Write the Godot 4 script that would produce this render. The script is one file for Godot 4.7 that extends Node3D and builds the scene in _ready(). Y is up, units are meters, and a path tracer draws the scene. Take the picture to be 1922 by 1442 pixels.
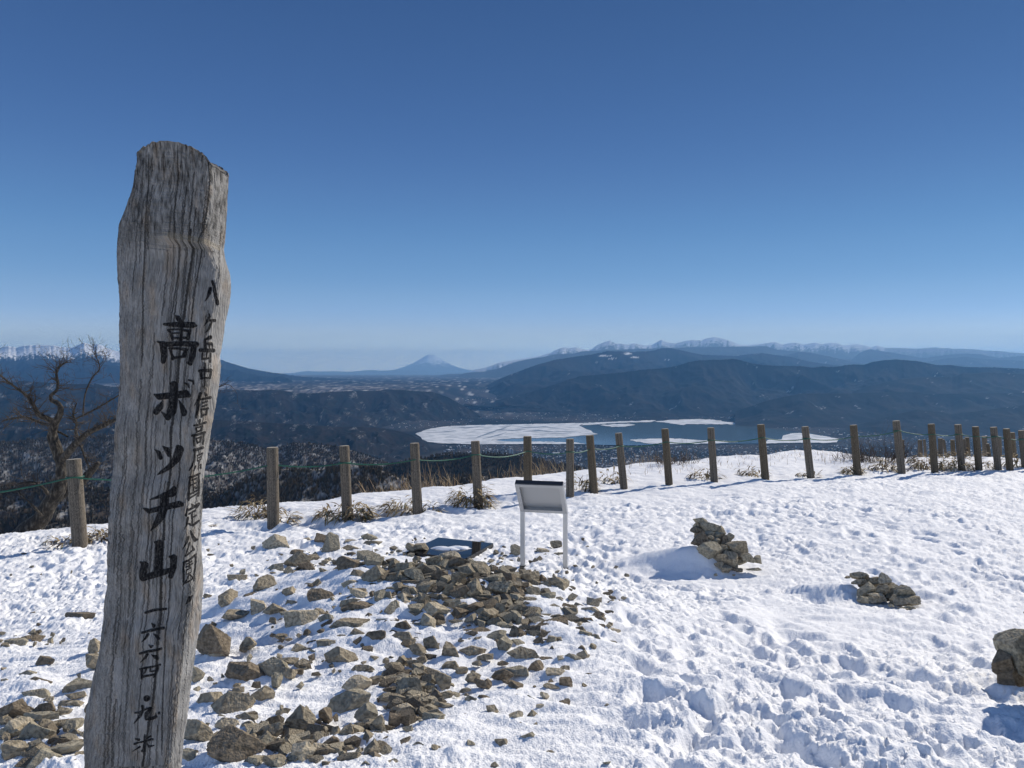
extends Node3D
# A snowy summit with a carved wooden marker post, a heap of stones, a rope fence,
# and a wide view over a half frozen lake to far mountains.

const F := 1446.0            # focal length in photograph pixels
const CX := 961.0
const CY := 721.0
const EYE := Vector3(0, 2.2, 0)
var cam_basis: Basis
var rng := RandomNumberGenerator.new()
var n_soft: FastNoiseLite
var n_mid: FastNoiseLite
var n_fine: FastNoiseLite
var n_rill: FastNoiseLite
var n_cell: FastNoiseLite
var n_big: FastNoiseLite
var n_ridge: FastNoiseLite
var taken := {}

# ------------------------------------------------------------------ helpers
func noise(kind: int, freq: float, octaves: int, s: int) -> FastNoiseLite:
	var n := FastNoiseLite.new()
	n.noise_type = kind
	n.frequency = freq
	n.seed = s
	n.fractal_type = FastNoiseLite.FRACTAL_FBM if octaves > 1 else FastNoiseLite.FRACTAL_NONE
	n.fractal_octaves = octaves
	return n

func numbered(called: String) -> String:
	var k: int = taken.get(called, 0)
	taken[called] = k + 1
	return called if k == 0 else "%s_%03d" % [called, k]

func tag(o: Node, label: String, category: String, group := "") -> void:
	o.set_meta("label", label)
	o.set_meta("category", category)
	if group != "":
		o.set_meta("group", group)

func obj(called: String, mesh: Mesh, mat: Material, parent: Node = null) -> MeshInstance3D:
	var o := MeshInstance3D.new()
	o.mesh = mesh
	if mat:
		o.material_override = mat
	if parent == null:
		o.name = numbered(called)
		add_child(o)
	else:
		o.name = called
		parent.add_child(o, true)
	return o

func base(called: String, at_: Vector3) -> Node3D:
	var o := Node3D.new()
	o.name = numbered(called)
	add_child(o)
	o.position = at_
	return o

func structure(called: String, mesh: Mesh, mat: Material) -> MeshInstance3D:
	var o := obj(called, mesh, mat)
	o.set_meta("kind", "structure")
	return o

func ray(px: float, py: float) -> Vector3:
	return cam_basis * Vector3((px - CX) / F, -(py - CY) / F, -1.0)

func spot(px: float, py: float, depth: float) -> Vector3:
	var r := ray(px, py)
	return EYE + r * (depth / -r.z)

func lin(c: Color) -> Color:
	return c.linear_to_srgb()

func interp(tab: Array, x: float) -> float:
	var n := tab.size()
	if x <= tab[0][0]:
		return tab[0][1]
	if x >= tab[n - 1][0]:
		return tab[n - 1][1]
	for i in n - 1:
		var b: float = tab[i + 1][0]
		if x <= b:
			var a: float = tab[i][0]
			return lerpf(tab[i][1], tab[i + 1][1], (x - a) / maxf(b - a, 1e-6))
	return tab[n - 1][1]

# a grid of points: columns run to +x, rows away from the viewer (-z); normals point up
func grid_mesh(p: PackedVector3Array, nx: int, ny: int, cols: PackedColorArray, uvs: PackedVector2Array, wrap := false) -> ArrayMesh:
	var nor := PackedVector3Array()
	nor.resize(p.size())
	for j in ny:
		var ja := maxi(j - 1, 0) * nx
		var jb := mini(j + 1, ny - 1) * nx
		for i in nx:
			var ia := i - 1
			var ib := i + 1
			if wrap:
				ia = (ia + nx) % nx
				ib = ib % nx
			else:
				ia = maxi(ia, 0)
				ib = mini(ib, nx - 1)
			var du := p[j * nx + ib] - p[j * nx + ia]
			var dv := p[jb + i] - p[ja + i]
			nor[j * nx + i] = du.cross(dv).normalized()
	var idx := PackedInt32Array()
	var wide := nx if wrap else nx - 1
	idx.resize(wide * (ny - 1) * 6)
	var k := 0
	for j in ny - 1:
		for i in wide:
			var a := j * nx + i
			var b := j * nx + (i + 1) % nx
			var c := b + nx
			var d := a + nx
			idx[k] = a
			idx[k + 1] = c
			idx[k + 2] = b
			idx[k + 3] = a
			idx[k + 4] = d
			idx[k + 5] = c
			k += 6
	var arr := []
	arr.resize(Mesh.ARRAY_MAX)
	arr[Mesh.ARRAY_VERTEX] = p
	arr[Mesh.ARRAY_NORMAL] = nor
	arr[Mesh.ARRAY_INDEX] = idx
	if cols.size():
		arr[Mesh.ARRAY_COLOR] = cols
	if uvs.size():
		arr[Mesh.ARRAY_TEX_UV] = uvs
	var m := ArrayMesh.new()
	m.add_surface_from_arrays(Mesh.PRIMITIVE_TRIANGLES, arr)
	return m

func commit(st: SurfaceTool, normals := true) -> ArrayMesh:
	if normals:
		st.generate_normals()
	return st.commit()

func new_st() -> SurfaceTool:
	var st := SurfaceTool.new()
	st.begin(Mesh.PRIMITIVE_TRIANGLES)
	return st

func add_quad(st: SurfaceTool, a: Vector3, b: Vector3, c: Vector3, d: Vector3) -> void:
	for v in [a, c, b, a, d, c]:
		st.add_vertex(v)

# a box given by its centre and three half axes
func add_box(st: SurfaceTool, c: Vector3, u: Vector3, v: Vector3, w: Vector3) -> void:
	st.set_smooth_group(-1)
	for s in [-1.0, 1.0]:
		var q: float = s
		var trio := [[u, v, w], [v, w, u], [w, u, v]]
		for t in trio:
			var a: Vector3 = t[0]
			var b: Vector3 = t[1] * q
			var n: Vector3 = t[2] * q
			add_quad(st, c + n - a - b, c + n + a - b, c + n + a + b, c + n - a + b)

# a tube through points, each with a radius
func add_tube(st: SurfaceTool, pts: Array, rad: Array, sides: int, uv := false, cap := true, bump := 0.0) -> void:
	var n := pts.size()
	var rings := []
	var ref := Vector3(0.31, 0.2, 0.93).normalized()
	var along := 0.0
	var lens := []
	for i in n:
		var t: Vector3 = (pts[mini(i + 1, n - 1)] - pts[maxi(i - 1, 0)])
		t = t.normalized()
		var x := t.cross(ref)
		if x.length() < 0.05:
			x = t.cross(Vector3.RIGHT)
		x = x.normalized()
		var y := t.cross(x).normalized()
		var ring := []
		if i > 0:
			along += (pts[i] - pts[i - 1]).length()
		lens.append(along)
		for s in sides + 1:
			var a := TAU * float(s % sides) / sides
			var r: float = rad[i]
			if bump > 0.0:
				r *= 1.0 + bump * n_fine.get_noise_3d(cos(a) * 6.0 + i * 0.9, sin(a) * 6.0, i * 1.7)
			ring.append(pts[i] + (x * cos(a) + y * sin(a)) * r)
		rings.append(ring)
	st.set_smooth_group(1)
	for i in n - 1:
		for s in sides:
			var q := [[i, s], [i, s + 1], [i + 1, s + 1], [i, s], [i + 1, s + 1], [i + 1, s]]
			for e in q:
				if uv:
					st.set_uv(Vector2(float(e[1]) / sides, lens[e[0]]))
				st.add_vertex(rings[e[0]][e[1]])
	if cap:
		st.set_smooth_group(2)
		for s in sides:
			if uv:
				st.set_uv(Vector2(0.5, lens[n - 1]))
			st.add_vertex(pts[n - 1])
			st.add_vertex(rings[n - 1][s])
			st.add_vertex(rings[n - 1][s + 1])

func plain(c: Color, rough := 0.8, metal := 0.0, vertex := false) -> StandardMaterial3D:
	var m := StandardMaterial3D.new()
	m.albedo_color = lin(c)
	m.roughness = rough
	m.metallic = metal
	m.vertex_color_use_as_albedo = vertex
	return m

func noise_tex(freq: float, octaves: int, size: int, s: int, ramp: Gradient = null, kind := FastNoiseLite.TYPE_SIMPLEX_SMOOTH) -> NoiseTexture2D:
	var t := NoiseTexture2D.new()
	t.width = size
	t.height = size
	t.seamless = true
	t.noise = noise(kind, freq, octaves, s)
	if ramp:
		t.color_ramp = ramp
	return t

func grad(stops: Array) -> Gradient:
	var g := Gradient.new()
	var o := PackedFloat32Array()
	var c := PackedColorArray()
	for s in stops:
		o.append(s[0])
		c.append(lin(s[1]))
	g.offsets = o
	g.colors = c
	return g

# ------------------------------------------------------------------ the near ground
const EDGE := [[-400, 1030], [-100, 1010], [0, 1001], [60, 993], [200, 978], [369, 956], [407, 952], [478, 946], [539, 941], [596, 938], [640, 933], [689, 924], [762, 920], [808, 914], [887, 907], [962, 896], [1037, 887], [1118, 879], [1181, 871], [1237, 867], [1306, 863], [1346, 857], [1393, 854], [1440, 852], [1500, 845], [1577, 848], [1632, 857], [1690, 859], [1785, 855], [1873, 858], [1990, 864], [2300, 876]]
var edge_depth := PackedFloat32Array()
const GX0 := -6.5
const GZ0 := -13.5
const GC := 0.022
var gnx := 0
var gnz := 0
var stamp := PackedFloat32Array()
var drifts := []

func bump2(x: float, z: float, cx: float, cz: float, rx: float, rz: float) -> float:
	var a := (x - cx) / rx
	var b := (z - cz) / rz
	var q := a * a + b * b
	if q > 6.0:
		return 0.0
	return exp(-q)

# the large shape of the summit, without lumps and footprints
func ground(x: float, z: float) -> float:
	var r := sqrt(x * x + z * z)
	var y := 0.55 * (1.0 - smoothstep(2.5, 8.5, r))
	y += 0.48 * bump2(x, z, -0.8, -6.2, 1.6, 0.98)
	for d in drifts:
		y += d[4] * bump2(x, z, d[0], d[1], d[2], d[3])
	if z < -1.0:
		var px := CX + F * x / -z
		var k := clampf((px + 400.0) / 10.0, 0.0, edge_depth.size() - 1.001)
		var ki := int(k)
		var e := lerpf(edge_depth[ki], edge_depth[ki + 1], k - ki)
		var f := -z - e + 0.25
		if f > 0.0:
			y -= 0.55 * f * f / (f + 1.1)
	return y

func hit(px: float, py: float) -> Vector3:
	var r := ray(px, py)
	r /= -r.z
	var d := 1.5
	while d < 60.0:
		var p := EYE + r * d
		if p.y < ground(p.x, p.z):
			var lo := d - 0.1
			var hi := d
			for i in 8:
				var m := (lo + hi) / 2.0
				var q := EYE + r * m
				if q.y < ground(q.x, q.z):
					hi = m
				else:
					lo = m
			p = EYE + r * hi
			return p
		d += 0.1
	return EYE + r * 20.0

func stamp_add(x: float, z: float, rad: float, ang: float, longer: float, amount: float, sharp: float, rim: float) -> void:
	var reach := rad * longer * 1.9
	var i0 := maxi(int((x - reach - GX0) / GC), 0)
	var i1 := mini(int((x + reach - GX0) / GC) + 1, gnx - 1)
	var j0 := maxi(int((z - reach - GZ0) / GC), 0)
	var j1 := mini(int((z + reach - GZ0) / GC) + 1, gnz - 1)
	var ca := cos(ang)
	var sa := sin(ang)
	for j in range(j0, j1 + 1):
		var dz := GZ0 + j * GC - z
		for i in range(i0, i1 + 1):
			var dx := GX0 + i * GC - x
			var u := (dx * ca + dz * sa) / (rad * longer)
			var v := (-dx * sa + dz * ca) / rad
			var wob := 1.0 + 0.22 * n_fine.get_noise_2d((x + dx) * 0.9, (z + dz) * 0.9)
			var q := sqrt(u * u + v * v) * wob
			if q < 1.9:
				var h := amount * (1.0 - smoothstep(1.0 - sharp, 1.0 + sharp * 0.3, q))
				h += rim * exp(-pow((q - 1.25) / 0.25, 2.0))
				stamp[j * gnx + i] += h

func stamps_at(x: float, z: float) -> float:
	var a := (x - GX0) / GC
	var b := (z - GZ0) / GC
	var i := int(a)
	var j := int(b)
	if a < 0.0 or b < 0.0 or i >= gnx - 1 or j >= gnz - 1:
		return 0.0
	var k := j * gnx + i
	var t := a - i
	return lerpf(lerpf(stamp[k], stamp[k + 1], t), lerpf(stamp[k + gnx], stamp[k + gnx + 1], t), b - j)

func trampled(x: float, z: float) -> float:
	# 1 where many feet have gone, 0 on untouched drifts
	var t := 0.55
	t += 0.3 * bump2(x, z, 1.4, -3.6, 1.7, 1.3)
	t += 0.5 * bump2(x, z, 1.0, -6.6, 0.8, 2.0)
	t -= 0.75 * bump2(x, z, -1.2, -5.2, 2.2, 1.9)
	t -= 0.7 * bump2(x, z, 2.35, -6.3, 0.7, 0.7)
	t -= 0.5 * bump2(x, z, 0.2, -3.6, 0.6, 0.7)
	t -= 0.8 * bump2(x, z, 1.75, -8.3, 0.8, 0.6)
	var k := 9.5 + maxf(x, -2.0) * 0.55
	t *= 1.0 - 0.85 * smoothstep(k + 1.0, k + 3.2, -z)
	t *= 0.58 + 0.5 * smoothstep(-0.3, 0.3, n_soft.get_noise_2d(x * 0.7 + 55.0, z * 0.7))
	return clampf(t, 0.06, 1.3)

func snow_y(x: float, z: float) -> float:
	var y := ground(x, z)
	var r2 := x * x + z * z
	if r2 > 900.0:
		return y + 0.15 * n_soft.get_noise_2d(x * 0.15, z * 0.15)
	var t := trampled(x, z)
	y += 0.055 * n_soft.get_noise_2d(x, z)
	var wx := x + 0.12 * n_mid.get_noise_2d(x * 0.7 + 40.0, z * 0.7)
	var wz := z + 0.12 * n_mid.get_noise_2d(x * 0.7, z * 0.7 + 90.0)
	var c := n_cell.get_noise_2d(wx, wz)          # -1 at a cell's heart
	y += t * (0.04 * n_mid.get_noise_2d(x, z) + 0.018 * clampf(c + 0.55, -0.45, 0.4))
	var f1 := n_fine.get_noise_2d(x, z)
	var f2 := n_fine.get_noise_2d(x * 0.52 + 31.0, z * 0.52)
	y += (0.3 + 0.7 * t) * 0.012 * f1
	# broken crust: steep little pits and clods
	y -= t * (0.03 * smoothstep(0.18, 0.38, f1) + 0.036 * smoothstep(0.2, 0.38, f2))
	y += t * 0.02 * smoothstep(0.2, 0.45, -f2) + 0.006 * n_fine.get_noise_2d(x * 3.1, z * 3.1)
	y += (1.15 - minf(t, 1.0)) * 0.026 * n_rill.get_noise_2d(x * 0.55 + z * 0.25, z * 1.9 - x * 0.3)
	y += stamps_at(x, z)
	return y

func make_stamps() -> void:
	gnx = int(17.0 / GC)
	gnz = int(12.2 / GC)
	stamp.resize(gnx * gnz)
	rng.seed = 77
	# trails of boot prints: photograph points that a walker passed
	var trails := [
		[[1180, 1440], [1130, 1330], [1130, 1200], [1110, 1110], [1085, 1040], [1120, 985], [1200, 950], [1330, 930]],
		[[1300, 1440], [1270, 1330], [1210, 1230], [1150, 1140], [1120, 1060], [1090, 1010], [1000, 985], [850, 985], [700, 990]],
		[[1560, 1440], [1500, 1330], [1450, 1240], [1400, 1170], [1330, 1110], [1210, 1080], [1120, 1020]],
		[[1760, 1440], [1650, 1340], [1560, 1260], [1480, 1200], [1400, 1130], [1180, 1100]],
		[[1860, 1440], [1760, 1300], [1640, 1230], [1500, 1180], [1390, 1190], [1250, 1230], [1170, 1330]],
		[[1910, 1330], [1800, 1180], [1720, 1080], [1640, 1010], [1500, 960], [1350, 930], [1200, 935]],
		[[1910, 1110], [1780, 1030], [1600, 960], [1450, 925], [1300, 920]],
		[[1915, 1010], [1750, 960], [1600, 935], [1400, 950], [1230, 980], [1100, 1000]],
		[[1500, 1040], [1400, 960], [1250, 955], [1080, 960], [900, 975], [740, 985]],
		[[10, 1120], [80, 1075], [180, 1040], [400, 1010], [560, 1000], [740, 990], [950, 990]],
		[[10, 1060], [100, 1050], [190, 1080], [390, 1060], [480, 1030]],
		[[1480, 1440], [1380, 1360], [1240, 1300], [1180, 1240]],
		[[1640, 1440], [1400, 1300], [1270, 1400], [1200, 1440]],
	]
	for tr in trails:
		var pts := []
		for q in tr:
			pts.append(hit(q[0], q[1]))
		for lap in 2:
			var off := rng.randf_range(-0.2, 0.2)
			var left := 1.0
			for i in pts.size() - 1:
				var a: Vector3 = pts[i]
				var b: Vector3 = pts[i + 1]
				var dir := Vector2(b.x - a.x, b.z - a.z)
				var len := dir.length()
				dir /= maxf(len, 1e-4)
				var s := rng.randf() * 0.3
				while s < len:
					left = -left
					var side := off + left * rng.randf_range(0.04, 0.16)
					var x := a.x + dir.x * s - dir.y * side
					var z := a.z + dir.y * s + dir.x * side
					var ang := dir.angle() + rng.randf_range(-0.35, 0.35)
					if trampled(x, z) > 0.3:
						stamp_add(x, z, rng.randf_range(0.05, 0.075), ang, 2.3, -rng.randf_range(0.025, 0.055), 0.5, rng.randf_range(0.004, 0.018))
						for k in rng.randi_range(1, 4):
							stamp_add(x + rng.randf_range(-0.25, 0.25), z + rng.randf_range(-0.25, 0.25), rng.randf_range(0.018, 0.05), rng.randf() * 3.0, 1.2, rng.randf_range(0.012, 0.04), 0.7, 0.0)
					s += rng.randf_range(0.26, 0.5)
	# trodden scatter
	for k in 3400:
		var z := -rng.randf_range(2.2, 12.5)
		var x := rng.randf_range(-0.62, 0.62) * -z
		var t := trampled(x, z)
		if rng.randf() > t * 0.8:
			continue
		if rng.randf() < 0.3:
			stamp_add(x, z, rng.randf_range(0.05, 0.085), rng.randf() * 3.14, rng.randf_range(1.4, 2.3), -rng.randf_range(0.012, 0.035), 0.7, rng.randf_range(0.002, 0.01))
		else:
			stamp_add(x, z, rng.randf_range(0.015, 0.06), rng.randf() * 3.14, rng.randf_range(1.0, 2.0), rng.randf_range(0.008, 0.03), 0.8, 0.0)
	# snow banked up round the stones of the heap
	for s in stone_list():
		var g := hit(s[0], s[1] + s[3] * 0.4)
		var w: float = s[2] * -g.z / F
		stamp_add(g.x - w * 0.15, g.z - w * 0.25, w * 0.85, 0.5, 1.25, w * 0.22, 0.95, 0.0)
	# deep holes of the broken drift in front
	for h in [[1370, 1165, 0.1], [1500, 1190, 0.12], [1330, 1130, 0.11], [1620, 1250, 0.2], [1690, 1270, 0.16], [1400, 1215, 0.12], [1560, 1215, 0.1], [1185, 1360, 0.12], [1590, 1305, 0.1], [1450, 1410, 0.17], [1270, 1320, 0.15], [1340, 1340, 0.14], [1520, 1350, 0.15], [1690, 1400, 0.14], [1850, 1310, 0.2]]:
		var p := hit(h[0], h[1])
		stamp_add(p.x, p.z, h[2], 0.2, 1.7, -0.05, 0.85, 0.015)
	# ridges of pushed up snow running to the lower corner
	for q in [[1330, 1290, 1600, 1400], [1400, 1250, 1560, 1300], [1230, 1290, 1330, 1330], [1480, 1330, 1760, 1442], [1380, 1400, 1560, 1460], [1600, 1290, 1740, 1330]]:
		var a := hit(q[0], q[1])
		var b := hit(q[2], q[3])
		for k in 16:
			var p := a.lerp(b, k / 15.0)
			stamp_add(p.x + rng.randf_range(-0.04, 0.04), p.z + rng.randf_range(-0.04, 0.04), rng.randf_range(0.07, 0.14), rng.randf() * 3.0, 1.4, rng.randf_range(0.012, 0.035), 0.9, 0.0)
	# the pits that the wind scoured beside the fence posts
	for q in [[590, 985], [470, 995], [720, 965], [830, 962], [860, 945], [950, 938], [1040, 930], [1300, 908], [1400, 900], [1570, 893], [1640, 890], [1715, 888], [1790, 884]]:
		var p := hit(q[0], q[1])
		stamp_add(p.x, p.z, 0.26, 0.3, 2.2, -0.1, 0.8, 0.03)
	for lap in 2:
		var old := stamp.duplicate()
		for j in range(1, gnz - 1):
			for i in range(1, gnx - 1):
				var k := j * gnx + i
				stamp[k] = old[k] * 0.36 + (old[k - 1] + old[k + 1] + old[k - gnx] + old[k + gnx]) * 0.16
	for i in stamp.size():
		var v := stamp[i]
		stamp[i] = 0.085 * tanh(v / 0.085) if v < 0.0 else 0.06 * tanh(v / 0.06)

func make_ground() -> void:
	var nxd := 940
	var angs := PackedFloat32Array()
	for i in nxd:
		angs.append(atan((lerpf(-230.0, 2150.0, i / float(nxd - 1)) - CX) / F))
	var a1 := angs[nxd - 1]
	var a0 := angs[0] + TAU
	for i in range(1, 44):
		angs.append(lerpf(a1, a0, i / 44.0))
	var nx := angs.size()
	var rows := PackedFloat32Array()
	for i in 14:
		rows.append(lerpf(0.3, 1.75, i / 14.0))
	var nr := 620
	for i in nr:
		rows.append(1.75 * pow(27.0 / 1.75, i / float(nr)))
	for i in 26:
		rows.append(27.0 * pow(160.0 / 27.0, i / 25.0))
	var ny := rows.size()
	var p := PackedVector3Array()
	p.resize(nx * ny)
	var sn := PackedFloat32Array()
	var cs := PackedFloat32Array()
	for a in angs:
		sn.append(sin(a))
		cs.append(-cos(a))
	for j in ny:
		var r := rows[j]
		for i in nx:
			var x := sn[i] * r
			var z := cs[i] * r
			p[j * nx + i] = Vector3(x, snow_y(x, z), z)
	var m := StandardMaterial3D.new()
	m.albedo_color = lin(Color(0.83, 0.84, 0.86))
	m.roughness = 0.7
	m.metallic_specular = 0.3
	m.uv1_triplanar = true
	m.uv1_world_triplanar = true
	m.uv1_scale = Vector3(1.6, 1.6, 1.6)
	m.heightmap_enabled = true
	m.heightmap_texture = noise_tex(0.09, 5, 512, 5)
	m.heightmap_scale = 0.5
	structure("ground", grid_mesh(p, nx, ny, PackedColorArray(), PackedVector2Array(), true), m)

# ------------------------------------------------------------------ far terrain
# crest: photograph points of the skyline; dist: metres to it (a table over px or one number)
func mountain(called: String, crest: Array, dist: Array, o: Dictionary) -> MeshInstance3D:
	var x0: float = o.get("from", crest[0][0])
	var x1: float = o.get("to", crest[crest.size() - 1][0])
	var step: float = o.get("step", 3.0)
	var nx := int((x1 - x0) / step) + 1
	var front: int = o.get("rows", 60)
	var back := 5
	var ny := front + back
	var spans: Array = o["span"] if o.get("span", 0.35) is Array else [[0, o.get("span", 0.35)]]
	var foot: float = o.get("foot", -770.0)
	var amp: float = o.get("amp", 150.0)
	var sc: float = o.get("scale", 1500.0) * 1.7
	var jag: float = o.get("jag", 0.7)
	var off: float = o.get("seed", 0.0)
	var bend: float = o.get("bend", 0.85)
	var p := PackedVector3Array()
	p.resize(nx * ny)
	var cols := PackedColorArray()
	cols.resize(nx * ny)
	var paint: Callable = o["paint"]
	for i in nx:
		var px := x0 + (x1 - x0) * i / float(nx - 1)
		var d := interp(dist, px)
		var cy := interp(crest, px)
		var span := interp(spans, px)
		cy += jag * n_mid.get_noise_2d(px * 0.25 + off, off * 3.1) + jag * 0.7 * n_fine.get_noise_2d(px * 0.12 + off, 7.0 + off)
		var top := spot(px, cy, d)
		var dir := Vector3(top.x, 0, top.z) / d
		for j in ny:
			var q := Vector3.ZERO
			var t := 0.0
			if j < front:
				t = 1.0 - float(j) / (front - 1)          # 1 at the foot, 0 at the crest
				t = pow(t, 1.25)
				var dd := d * (1.0 - span * t)
				q = dir * dd
				var s := pow(t, bend)
				var y := lerpf(top.y, foot, s)
				var w := minf(1.0, t * 6.0) * (1.0 - 0.6 * t)
				var rg := n_ridge.get_noise_2d((q.x + off * 900.0) / sc, q.z / sc * 0.6)
				var rg2 := n_big.get_noise_2d((q.x - off * 500.0) / sc * 2.6, q.z / sc * 2.0)
				y += 0.9 * amp * w * (rg - 0.75 + 0.35 * rg2)
				# drop a little further where a spur would rise above the skyline
				var lim := EYE.y + (top.y - EYE.y) * dd / d - d * 0.0006 * minf(1.0, t * 30.0)
				if top.y > EYE.y:
					lim = EYE.y + (top.y - EYE.y) * dd / d - d * 0.0005 * minf(1.0, t * 30.0)
				q.y = minf(y, lim)
			else:
				var b := float(j - front + 1) / back
				q = dir * d * (1.0 + 0.09 * b)
				q.y = lerpf(top.y, foot, b * 0.6) - 2.0
			p[j * nx + i] = q
			cols[j * nx + i] = paint.call(q, px, t, top.y - q.y, d)
	var mat: StandardMaterial3D = o.get("mat", far_mat)
	return structure(called, grid_mesh(p, nx, ny, cols, PackedVector2Array()), mat)

var far_mat: StandardMaterial3D
const FOREST := Color(0.009, 0.012, 0.014)
const BARE := Color(0.025, 0.022, 0.021)
const SNOW := Color(0.84, 0.86, 0.88)

func paint_forest(q: Vector3, _px: float, _t: float, _drop: float, d: float) -> Color:
	var s := d / 9000.0
	var a := n_big.get_noise_2d(q.x / (420.0 * s), q.z / (420.0 * s))
	var b := n_mid.get_noise_2d(q.x / (60.0 * s), q.z / (90.0 * s))
	var c := FOREST.lerp(BARE, clampf(0.5 + a * 0.9 + b * 0.35, 0.0, 1.0))
	var e := n_big.get_noise_2d(q.x / (260.0 * s) + 91.0, q.z / (330.0 * s) - 40.0) + 0.45 * b
	return c.lerp(SNOW, 0.4 * smoothstep(0.66, 0.86, e))

func paint_left(q: Vector3, _px: float, _t: float, _drop: float, d: float) -> Color:
	var s := d / 9000.0
	var a := n_big.get_noise_2d(q.x / (300.0 * s), q.z / (300.0 * s))
	var b := n_mid.get_noise_2d(q.x / (40.0 * s), q.z / (60.0 * s))
	var c := FOREST.lerp(BARE, clampf(0.55 + a * 0.9 + b * 0.4, 0.0, 1.0))
	var e := n_big.get_noise_2d(q.x / (230.0 * s) + 31.0, q.z / (380.0 * s) - 70.0) + 0.5 * b
	return c.lerp(SNOW, 0.2 * smoothstep(0.38, 0.75, e))

func paint_near(q: Vector3, _px: float, _t: float, _drop: float, _d: float) -> Color:
	var a := n_big.get_noise_2d(q.x / 60.0, q.z / 60.0)
	var b := n_mid.get_noise_2d(q.x / 9.0, q.z / 9.0)
	var c := Color(0.05, 0.043, 0.038).lerp(SNOW, clampf(0.14 + 0.9 * a + 0.8 * b, 0.0, 1.0) * 0.38)
	return c

func paint_dark(q: Vector3, _px: float, _t: float, _drop: float, _d: float) -> Color:
	var b := n_mid.get_noise_2d(q.x / 14.0, q.z / 14.0)
	return Color(0.02, 0.022, 0.022).lerp(Color(0.05, 0.045, 0.04), clampf(0.4 + b, 0.0, 1.0))

func paint_snowcap(q: Vector3, px: float, _t: float, drop: float, d: float) -> Color:
	var a := n_mid.get_noise_2d(q.x / 500.0, q.z / 700.0)
	var b := n_fine.get_noise_2d(q.x / 700.0, q.z / 900.0)
	var pixels := drop / d * F
	var deep := 19.0 + 8.0 * n_mid.get_noise_2d(px * 0.06, 5.0) if px < 700.0 else 9.0 + 9.0 * n_mid.get_noise_2d(px * 0.05, 5.0)
	var c := FOREST.lerp(BARE, clampf(0.4 + a, 0.0, 1.0))
	var s := 1.0 - smoothstep(deep - 4.0, deep + 4.0, pixels - 11.0 * b - 6.0 * a)
	if px > 1660.0:
		s *= 0.3
	return c.lerp(SNOW, s * clampf(0.92 + 0.7 * b, 0.45, 1.0))

func paint_yatsu(q: Vector3, px: float, t: float, drop: float, d: float) -> Color:
	var c := paint_snowcap(q, px, t, drop, d)
	if px > 330.0:
		var a := n_big.get_noise_2d(q.x / 900.0, q.z / 2600.0)
		c = FOREST.lerp(BARE, 0.4).lerp(SNOW, 0.3 * smoothstep(0.45, 0.6, a) * smoothstep(0.1, 0.4, t))
	return c

func paint_fuji(q: Vector3, _px: float, _t: float, drop: float, d: float) -> Color:
	var a := n_mid.get_noise_2d(q.x / 620.0, q.z / 4500.0)
	var line := 690.0 - (q.y - EYE.y) / d * F
	return Color(0.04, 0.04, 0.045).lerp(Color(0.85, 0.87, 0.9), 1.0 - smoothstep(679.0, 687.0, line + 9.0 * a + 0.0 * drop))

func valley_y(px: float, d: float) -> float:
	var k := smoothstep(740.0, 930.0, px)
	var s := lerpf(9000.0, 12000.0, k)
	var e := lerpf(14000.0, 22000.0, k)
	return -762.0 + 376.0 * smoothstep(s, e, d)

func valley_spot(px: float, py: float) -> Vector3:
	var r := ray(px, py)
	r /= -r.z
	var d := 762.0 / -r.y
	for i in 12:
		d = lerpf(d, (valley_y(px, d) - EYE.y) / r.y, 0.5)
	return EYE + r * d

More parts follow.
